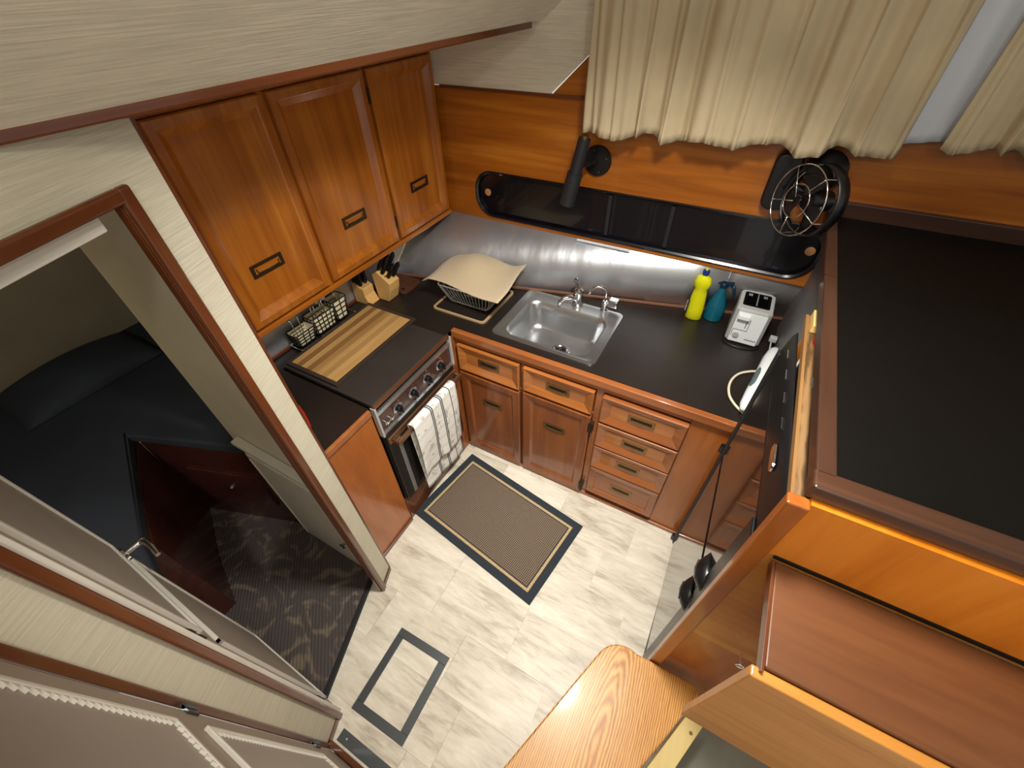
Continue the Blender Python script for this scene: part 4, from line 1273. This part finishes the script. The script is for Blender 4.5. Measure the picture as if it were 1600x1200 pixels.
b_ = BM(); bx(b_, X0+0.060, Y0-0.0038, 0.998, X0+0.063, Y0-0.003, 1.036); bx(b_, X0+0.018, Y0-0.0038, 0.984, X0+0.072, Y0-0.003, 0.986); bx(b_, X0+0.072, Y0-0.0038, 0.984, X0+0.074, Y0-0.003, 1.044); bx(b_, X0+0.018, Y0-0.0038, 0.950, X0+0.020, Y0-0.003, 0.986)
for k in range(6): bx(b_, X0+0.078+k*0.008, Y0-0.0038, 0.940+0.001*(k % 2), X0+0.084+k*0.008, Y0-0.003, 0.944+0.0015*(k % 2))
obj('markings', b_, 'dark_gray', fp)
b_ = BM(); lathe(b_, [(0.013, 0.0), (0.013, 0.006), (0.0, 0.006)], (X0+0.038, Y0-0.003, 0.958), 20, axis=(0, -1, 0)); bx(b_, X0+0.036, Y0-0.012, 0.950, X0+0.040, Y0-0.009, 0.969)
obj('browning_dial', b_, 'white_gray', to, smooth='auto')
for x in (X0+0.02, X1-0.02):
    for y in (Y0+0.02, Y1-0.02): obj('foot', cyl(BM(), (x, y, 0.911), (x, y, 0.918), 0.008, n=10), 'rubber', to)
b_ = BM(); tube(b_, curve([(1.30, 0.52, 0.914), (1.31, 0.50, 0.914), (1.29, 0.475, 0.914), (1.23, 0.462, 0.914), (1.17, 0.478, 0.914), (1.158, 0.51, 0.914), (1.160, 0.55, 0.914)]), 0.003, 8)
obj('cord', b_, 'black', to, smooth=True)

pg = thing('plug', 'white electrical plug with cord right of the toaster', 'plug', (1.345, 0.54, 0.92))
b_ = BM(); bx(b_, 1.336, 0.520, 0.944, 1.366, 0.545, 0.968); obj('plug_body', b_, 'white_gray', pg, bevel=0.004)
b_ = BM(); tube(b_, [(1.348, 0.525, 0.944), (1.352, 0.50, 0.925), (1.360, 0.45, 0.915), (1.372, 0.40, 0.915)], 0.0035, 8); obj('cord', b_, 'white_gray', pg, smooth=True)

hb = thing('hand_blender', 'white hand blender with teal grip lying by the refrigerator', 'hand blender', (1.34, 0.25, 0.911))
b_ = BM()
pa, pb_ = Vector((1.372, 0.475, 0.944)), Vector((1.296, 0.045, 0.944))
ts_ = [0, .06, .2, .45, .75, .93, 1.0]; rs_ = [0.016, 0.027, 0.031, 0.028, 0.026, 0.022, 0.012]
tube(b_, [pa.lerp(pb_, t) for t in ts_], rs_, 16); obj('body', b_, 'white', hb, smooth=True)
b_ = BM()
ax = (pb_-pa).normalized(); side = Vector((-0.72, 0.12, 0.66)).normalized()
tube(b_, [pa.lerp(pb_, t)+side*o for t, o in ((.40, .018), (.5, .0175), (.65, .0165), (.78, .014))], [0.010, 0.0145, 0.0145, 0.008], 12); obj('grip', b_, 'teal_gray', hb, smooth=True)
b_ = BM(); cl = [(1.335, 0.335), (1.300, 0.318), (1.262, 0.285), (1.240, 0.240), (1.233, 0.185), (1.243, 0.130), (1.268, 0.090), (1.300, 0.060), (1.312, 0.045)]
tube(b_, curve([(x, y, 0.917) for x, y in cl]), 0.0052, 8); obj('cord', b_, 'cord_white', hb, smooth=True)

# ------------------------------------------------------------------ partition at the right end of the worktop
pt = BM(); bx(pt, 1.372, 0.16, 0.911, 1.384, 0.70, 1.455)
struct('wall_partition_right', pt, 'dull_steel')
pe = BM(); bx(pe, 1.366, 0.142, 0.911, 1.390, 0.160, 1.455)
struct('trim_13', pe, 'teak_z', bevel=0.002)

# ------------------------------------------------------------------ refrigerator
def fx(y): return 1.290+(-(y+0.05))*0.012/0.57
rf = thing('refrigerator', 'tall glossy black refrigerator with freezer door on the right', 'refrigerator', (1.6, -0.36, 0))
def fbox(bm, y0, y1, z0, z1, d0, d1):
    return prism(bm, [(y0, z0), (y1, z0), (y1, z1), (y0, z1)], d0, d1, lambda a, b, c: (fx(a)+c, a, b))
b_ = BM(); bx(b_, 1.352, -0.664, 0.02, 1.92, -0.040, 1.368); obj('cabinet_body', b_, 'black', rf)
for nm, z0, z1 in (('lower_door', 0.03, 0.778), ('freezer_door', 0.800, 1.262)):
    b_ = BM(); fbox(b_, -0.682, -0.042, z0, z1, 0.0, 0.046)
    d = obj(nm, b_, 'shelf_black', rf, bevel=0.006, seg=4)
    up_ = nm != 'lower_door'
    zc = 0.885 if up_ else 0.715
    b_ = BM()
    L_ = []
    for k in range(9):
        t = k/8.0
        y = -0.660+0.125*t
        g = math.sin(PI*min(1.0, 0.12+t*0.9))
        L_.append([(fx(y)+0.004-(0.002+0.036*g)*max(0.0, math.cos(a)), y, zc+(0.008+0.030*g)*math.sin(a)) for a in [2*PI*q/16 for q in range(16)]])
    loops(b_, L_, cap0=True, cap1=True)
    h_ = obj('handle', b_, 'black', d, smooth=True)
    b_ = BM(); tube(b_, [(fx(-0.6)-0.030, -0.64, zc+0.010), (fx(-0.6)-0.033, -0.61, zc+0.010), (fx(-0.6)-0.028, -0.58, zc+0.009)], 0.0025, 6); obj('bright_line', b_, 'chrome', h_)
    b_ = BM(); fbox(b_, -0.676, -0.050, z0+0.006, z1-0.006, 0.047, 0.060); obj('gasket', b_, 'rubber', d)
    b_ = BM(); fbox(b_, -0.683, -0.628, z0, z1, -0.007, 0.0005); obj('edge_rail', b_, 'black', d, bevel=0.006, seg=4)
b_ = BM(); fbox(b_, -0.682, -0.042, 0.7785, 0.7995, 0.006, 0.046); obj('door_gap', b_, 'rubber', rf)
for z in (0.03, 0.791, ):
    b_ = BM(); cyl(b_, (1.283, -0.036, z-0.018), (1.283, -0.036, z+0.018), 0.011, n=12); bx(b_, 1.283, -0.046, z-0.005, 1.34, -0.030, z+0.005)
    obj('hinge', b_, 'black', rf, smooth='auto')
# edge band along the far side and the top cap with finger recess
b_ = BM(); fbox(b_, -0.064, -0.036, 0.02, 1.300, -0.005, 0.046); obj('edge_strip', b_, 'black_matte', rf, bevel=0.003)
b_ = BM(); prof = [(0.0, 1.2625), (0.001, 1.300), (0.006, 1.335), (0.010, 1.360), (0.016, 1.372), (0.020, 1.374), (0.020, 1.2625)]
loops(b_, [[(fx(y)+a, y, b) for a, b in prof] for y in (-0.683, -0.040)], cap0=True, cap1=True)
cap_ = obj('top_cap', b_, 'black', rf, smooth='auto', bevel=0.004, seg=2)
b_ = BM(); loops(b_, [[(fx(-0.5)+0.001+o, y, z) for y, z in rrect(-0.535+i_, 1.306+i_, -0.455-i_, 1.336-i_, 0.013-i_, 5)] for o, i_ in ((0.002, 0.0), (-0.002, 0.001), (-0.001, 0.005))], cap0=True, cap1=True)
obj('finger_recess', b_, 'chrome', cap_, smooth='auto')
b_ = BM()
for g in range(4):
    for k in range(6):
        y = -0.10-0.095*g-0.007*k; z = 1.346
        cyl(b_, (fx(y)+0.009, y, z), (fx(y)+0.005, y, z+0.002), 0.0018, n=6)
tag(obj('vent_dots', b_, 'chrome', cap_), kind='stuff')
struct('floor_recess', bx(BM(), 1.30, -0.66, 0.0, 1.36, -0.045, 0.018), 'black')

# ------------------------------------------------------------------ housing round the refrigerator, with raised dark counter
hs = thing('refrigerator_housing', 'teak housing beside and above the black refrigerator', 'cabinet', (1.7, -0.69, 0))
obj('stile', bx(BM(), 1.292, -0.714, 0.0, 1.330, -0.688, 1.4555), 'mahog_z' if False else 'end_panel', hs, bevel=0.004)
obj('face_panel', bx(BM(), 1.330, -0.702, 1.262, 2.60, -0.684, 1.4555), 'bright_x', hs)
obj('inner_panel', bx(BM(), 1.334, -0.700, 0.690, 2.60, -0.686, 1.262), 'box_front', hs)
obj('lower_panel', bx(BM(), 1.330, -0.690, 0.0, 2.60, -0.672, 0.690), 'end_panel', hs)
obj('shadow_gap', bx(BM(), 1.345, -0.704, 1.252, 2.60, -0.702, 1.264), 'black', hs)
obj('side_board', bx(BM(), 1.392, -0.060, 0.0, 2.60, -0.030, 1.455), 'plywood', hs)
ply = obj('plywood_shelf', bx(BM(), 1.3215, -0.655, 1.384, 1.50, 0.020, 1.400), 'plywood', hs)
obj('plywood_edge', bx(BM(), 1.3145, -0.655, 1.384, 1.3214, 0.020, 1.402), 'bamboo_dark', hs)
tag(obj('wood_block', bx(BM(), 1.326, -0.07, 1.4005, 1.375, 0.015, 1.425), 'cream_board', bevel=0.002), 'small pale wooden block on the plywood under the dark counter', 'block')
tag(obj('red_jar_lid', lathe(BM(), [(0.024, 0.0), (0.026, 0.004), (0.026, 0.03), (0.020, 0.034), (0.0, 0.034)], (1.360, -0.115, 1.4005), 20), 'red', smooth='auto'), 'red round lid peeking out under the dark counter', 'lid')
tag(obj('blue_box', bx(BM(), 1.340, -0.31, 1.4005, 1.368, -0.27, 1.43), plain('light_blue_card', (120, 170, 214), 0.6), bevel=0.002), 'pale blue box peeking out under the dark counter', 'box')

rc = thing('raised_counter', 'large dark raised counter edged with a brown wooden fiddle', 'counter', (1.9, -0.05, 1.46))
obj('dark_surface', bx(BM(), 1.345, -0.660, 1.464, 2.66, 0.598, 1.480), 'counter_dark', rc)
obj('left_fiddle', bx(BM(), 1.320, -0.655, 1.456, 1.354, 0.604, 1.492), 'fiddle_y', rc, bevel=0.004, seg=3)
obj('front_fiddle', bx(BM(), 1.318, -0.690, 1.456, 2.66, -0.645, 1.492), 'fiddle_x', rc, bevel=0.005, seg=3)
obj('back_fiddle', bx(BM(), 1.320, 0.590, 1.470, 2.66, 0.6115, 1.530), 'fiddle_x', rc, bevel=0.004, seg=3)
obj('joint_line', bx(BM(), 1.319, 0.10, 1.4575, 1.3545, 0.101, 1.4925), 'black', rc)

# box below the counter on the salon side, open at its left end
sb_ = thing('wooden_box', 'brown wooden locker box jutting out below the raised counter', 'box', (1.9, -0.8, 0.78))
obj('top_board', bx(BM(), 1.352, -0.918, 1.226, 2.60, -0.706, 1.250), 'box_top', sb_, bevel=0.004, seg=3)
obj('front_board', bx(BM(), 1.334, -0.940, 0.770, 2.60, -0.919, 1.240), 'box_front', sb_, bevel=0.004, seg=3)
obj('top_edge_strip', bx(BM(), 1.346, -0.928, 1.2265, 1.3515, -0.706, 1.252), 'mahog_y', sb_, bevel=0.001)
b_ = BM(); cyl(b_, (1.46, -0.712, 0.74), (1.46, -0.735, 0.74), 0.003, n=8); tube(b_, [(1.46+0.010*math.cos(2*PI*k/12), -0.745, 0.74+0.010*math.sin(2*PI*k/12)) for k in range(12)], 0.0025, 6, closed=True)
cyl(b_, (1.49, -0.712, 0.745), (1.49, -0.735, 0.745), 0.003, n=8)
tag(obj('screw_eye', b_, 'chrome'), 'small metal screw eye on the housing behind the wooden box', 'hook')

# oak step and the pine batten beside it
os_ = thing('oak_step', 'golden oak stair tread with rounded corners above the vinyl floor', 'step', (1.2, -1.05, 0.26))
poly = [(0.95, -1.26), (1.078, -0.895)]
cx, cy, rr = 1.211, -0.812, 0.097
for a in (160, 145, 130, 115, 100, 85, 70): poly.append((cx+rr*math.cos(math.radians(a)), cy+rr*math.sin(math.radians(a))))
poly += [(1.275, -0.7175), (1.455, -0.7175), (1.474, -0.735), (1.400, -0.912), (1.346, -1.030), (1.18, -1.45), (0.88, -1.45)]
b_ = BM(); prism(b_, poly, 0.270, 0.300)
tread = obj('tread', b_, 'oak', os_, bevel=0.006, seg=3)
b_ = BM()
bx(b_, 1.31, -0.95, 0.0, 1.335, -0.75, 0.270)
obj('support', b_, 'mahog_z', os_)
bt = BM(); prism(bt, [(1.458, -0.797), (1.525, -0.772), (1.300, -1.36), (1.236, -1.33)], 0.250, 0.280)
tag(obj('pine_batten', bt, 'pine', bevel=0.002), 'pale pine batten running along the right side of the oak step', 'batten')
b_ = BM(); cyl(b_, (1.475, -0.855, 0.280), (1.475, -0.855, 0.2815), 0.006, n=10)
obj('screw', b_, 'brass', bpy.data.objects['pine_batten'])
lw = BM(); prism(lw, [(1.30, -1.5), (1.53, -0.78), (1.62, -0.705), (2.6, -0.705), (2.6, -1.5)], 0.0, 0.016)
tag(obj('shaded_floor', lw, plain('shaded_vinyl', (128, 130, 116), 0.6, noise=0.12, nscale=5)), kind='structure')  # galley floor beside the step, its shadow painted in as darker grey

# ------------------------------------------------------------------ rug and floor hatch trim
rg = thing('rug', 'woven brown rug with dark blue border before the stove', 'rug', (0.36, -0.37, 0), 0)
ca, sa = math.cos(-0.154), math.sin(-0.154)
def RG(a, b): return (0.061+a*ca-b*sa, -0.072+a*sa+b*ca)
def rug_ring(bm, o, i, z0, z1):
    O_ = [RG(o, -o), RG(0.795-o, -o), RG(0.795-o, -0.492+o), RG(o, -0.492+o)]
    I_ = [RG(i, -i), RG(0.795-i, -i), RG(0.795-i, -0.492+i), RG(i, -0.492+i)]
    return plate_hole(bm, O_, I_, z0, z1, lambda a, b, c: (a, b, c))
obj('border', rug_ring(BM(), 0.0, 0.040, 0.0005, 0.008), 'rug_edge', rg, bevel=0.002)
obj('stripe', rug_ring(BM(), 0.0402, 0.054, 0.0005, 0.0085), 'rug_tan', rg)
obj('inner_edge', rug_ring(BM(), 0.0542, 0.059, 0.0005, 0.0085), 'rug_edge', rg)
rgc = thing('rug_centre_frame', '', '', (0, 0, 0)); bpy.data.objects.remove(rgc)
b_ = BM(); bx(b_, 0.0592, -0.492+0.0592, 0.0005, 0.795-0.0592, -0.0592, 0.009)
cobj = obj('woven_centre', b_, 'rug', rg, local=True)
cobj.location = world_of(rg).inverted() @ Vector((0.061, -0.072, 0.0)); cobj.rotation_euler = (0, 0, -0.154)

ht = thing('hatch_frame', 'dark metal rectangular hatch frame flush in the vinyl floor', 'hatch', (0.43, -1.2, 0), 0)
cb_, sb2 = math.cos(0.022), math.sin(0.022)
def HT(a, b): return (0.297+a*cb_-b*sb2, -1.041+a*sb2+b*cb_)
w = 0.034
for (a0, b0, a1, b1) in ((0, 0, 0.261, -w), (0, -0.333+w, 0.261, -0.333), (0, -w-0.0006, w, -0.333+w+0.0006), (0.261-w, -w-0.0006, 0.261, -0.333+w+0.0006)):
    b_ = BM(); prism(b_, [HT(a0, b0), HT(a1, b0), HT(a1, b1), HT(a0, b1)], 0.0003, 0.004)
    obj('frame_strip', b_, 'dark_gray', ht, bevel=0.001)
b_ = BM()
for (a0, b0, a1, b1) in ((0.261, 0.0, 0.264, -0.333), (w, -0.333+w-0.0, w+0.002, -0.22)):
    prism(b_, [HT(a0, b0), HT(a1, b0), HT(a1, b1), HT(a0, b1)], 0.0003, 0.0045)
obj('bright_edge', b_, 'chrome', ht)

# ------------------------------------------------------------------ curtains
def curtain(name, x0, x1, zbl, zbr, ztop, mat, label, seed, folds, amp=0.022, y0=0.50, lean=0.0):
    rnd = random.Random(seed)
    ph = [rnd.uniform(0, 6.28) for _ in range(6)]
    bm = BM()
    def f(u, v):
        x = lerp(x0, x1, u)
        t = (x-x0)/(x1-x0)*folds*2*PI
        k = 0.62+0.38*(1-v)
        q = t+1.5*math.sin(t*0.33+ph[0])+0.8*math.sin(t*0.71+ph[4])+0.35*math.sin(v*3.0+t*0.2)
        w = (0.75+0.45*math.sin(t*0.23+ph[3]))*(2.0*abs(math.sin(q*0.5+ph[1]))**0.7-1.0)
        y = y0+amp*k*w+0.010*math.sin(t*0.31+ph[2])+0.004*math.sin(t*2.7+ph[3]+v*3)
        zb = lerp(zbl, zbr, u)+0.006*w+0.011*math.sin(t*0.55+ph[5])
        z = lerp(zb, ztop, v)
        if v < 0.10:
            y += 0.003*math.sin(t*5+ph[2])*(1-v/0.10)
        return (x+lean*v*(u-0.2)+0.006*math.sin(t*1.3+v*2), y, z)
    spread(bm, f, int(folds*22)+10, 26)
    o = obj(name, bm, mat, smooth=True, solid=0.002)
    return tag(o, label, 'curtain')
curtain('curtain', 0.386, 1.415, 1.662, 1.705, 2.42, 'curtain', 'wide gathered beige curtain panel hanging over the teak wall', 3, 9.0)
curtain('curtain', 1.402, 1.520, 1.735, 1.735, 2.42, 'curtain_white', 'narrow white curtain lining strip between the beige panels', 5, 0.5, 0.004, 0.545)
curtain('curtain', 1.500, 2.50, 1.735, 1.735, 2.42, 'curtain', 'gathered beige curtain panel at the right of the white strip', 9, 10.0)

# ------------------------------------------------------------------ spotlight on the wall
sl = thing('wall_spotlight', 'black cylinder reading light on a round wall mount', 'lamp', (0.43, 0.61, 1.54))
b_ = BM(); lathe(b_, [(0.060, 0.0), (0.062, 0.006), (0.058, 0.013), (0.020, 0.016), (0.0, 0.016)], (0.432, 0.6115, 1.545), 32, axis=(0, -1, 0)); mt_ = obj('mount', b_, 'black', sl, smooth='auto')
for a in (20, 110, 200, 290):
    p = (0.432+0.044*math.cos(math.radians(a)), 0.597, 1.545+0.044*math.sin(math.radians(a)))
    obj('screw', cyl(BM(), p, (p[0], p[1]-0.003, p[2]), 0.004, n=8), 'brass', mt_)
b_ = BM(); cyl(b_, (0.43, 0.60, 1.545), (0.385, 0.515, 1.545), 0.012, n=14); obj('arm', b_, 'black', sl, smooth='auto')
T0, T1 = Vector((0.402, 0.505, 1.652)), Vector((0.348, 0.495, 1.388))
mid = T0.lerp(T1, 0.50)
b_ = BM(); cyl(b_, T0, mid, 0.025, 0.026, 28); cyl(b_, mid, T1, 0.033, 0.034, 28); obj('barrel', b_, 'black_matte', sl, smooth='auto')
b_ = BM(); dd = (T0-T1).normalized(); cyl(b_, T0, T0+dd*0.012, 0.016, 0.015, 20); obj('end_cap', b_, 'brass', sl, smooth='auto')

# ------------------------------------------------------------------ fan
fn_ = thing('fan', 'small black wall fan with a wire guard', 'fan', (1.15, 0.60, 1.5))
b_ = BM(); prism(b_, rrect(1.095, 1.475, 1.185, 1.668, 0.035, 6), 0.560, 0.611, lambda a, b, c: (a, c, b)); obj('base', b_, 'black', fn_, bevel=0.008, seg=3, smooth='auto')
fc = Vector((1.226, 0.452, 1.562)); nf = Vector((-0.74, -0.62, 0.10)).normalized()
_, fu, fv = frame_axes(nf)
b_ = BM(); cyl(b_, fc-nf*0.085, fc-nf*0.020, 0.034, 0.036, 24); lathe(b_, [(0.036, 0.0), (0.030, 0.012), (0.0, 0.014)], fc-nf*0.020, 24, axis=nf); obj('motor', b_, 'black', fn_, smooth='auto')
b_ = BM(); tube(b_, [(1.145, 0.575, 1.56), (1.20, 0.56, 1.56), tuple(fc-nf*0.08)], 0.014, 12); obj('bracket', b_, 'black', fn_, smooth=True)
b_ = BM()
for k in range(3):
    a0 = 2*PI*k/3+0.5
    def bl(u, v, a0=a0):
        r = 0.018+0.066*u; a = a0+(v-0.5)*(0.9+0.5*u)
        return tuple(fc+nf*(0.004+0.016*(v-0.5))+fu*r*math.cos(a)+fv*r*math.sin(a))
    bb = BM(); spread(bb, bl, 6, 6); obj('blade', bb, 'black', fn_, smooth=True, solid=0.002)
b_.free()
def ring(bm, c, r, rad): 
    return tube(bm, [tuple(c+fu*r*math.cos(2*PI*k/40)+fv*r*math.sin(2*PI*k/40)) for k in range(40)], rad, 6, closed=True)
b_ = BM(); ring(b_, fc+nf*0.034, 0.110, 0.0024); ring(b_, fc+nf*0.038, 0.052, 0.0020); ring(b_, fc-nf*0.03, 0.110, 0.003)
for k in range(5):
    a = PI/2.5*k+0.3; dv_ = fu*math.cos(a)+fv*math.sin(a)
    if k % 2 == 0:
        tube(b_, [tuple(fc+nf*0.039+dv_*0.012), tuple(fc+nf*0.038+dv_*0.055), tuple(fc+nf*0.034+dv_*0.110), tuple(fc-nf*0.03+dv_*0.110)], 0.002, 6)
    else:
        tube(b_, [tuple(fc+nf*0.038+dv_*0.050), tuple(fc+nf*0.034+dv_*0.110), tuple(fc-nf*0.03+dv_*0.110), tuple(fc-nf*0.05+dv_*0.03)], 0.002, 6)
obj('guard', b_, 'chrome', fn_, smooth=True)
b_ = BM()
R_ = [(fc+fu*0.112*math.cos(2*PI*k/40)+fv*0.112*math.sin(2*PI*k/40)) for k in range(40)]
loops(b_, [[tuple(p-nf*0.048) for p in R_], [tuple(p-nf*0.006) for p in R_]], cap0=False, cap1=False)
obj('shroud', b_, 'black', fn_, smooth=True, solid=0.004)
b_ = BM(); lathe(b_, [(0.0, 0.0), (0.040, 0.004), (0.062, 0.03), (0.060, 0.07), (0.045, 0.095), (0.0, 0.10)], (1.272, 0.608, 1.640), 28, axis=(-0.35, -0.9, -0.25)); obj('rear_lobe', b_, 'black', fn_, smooth='auto')  # black rounded lobe added on the wall, up and right of the guard
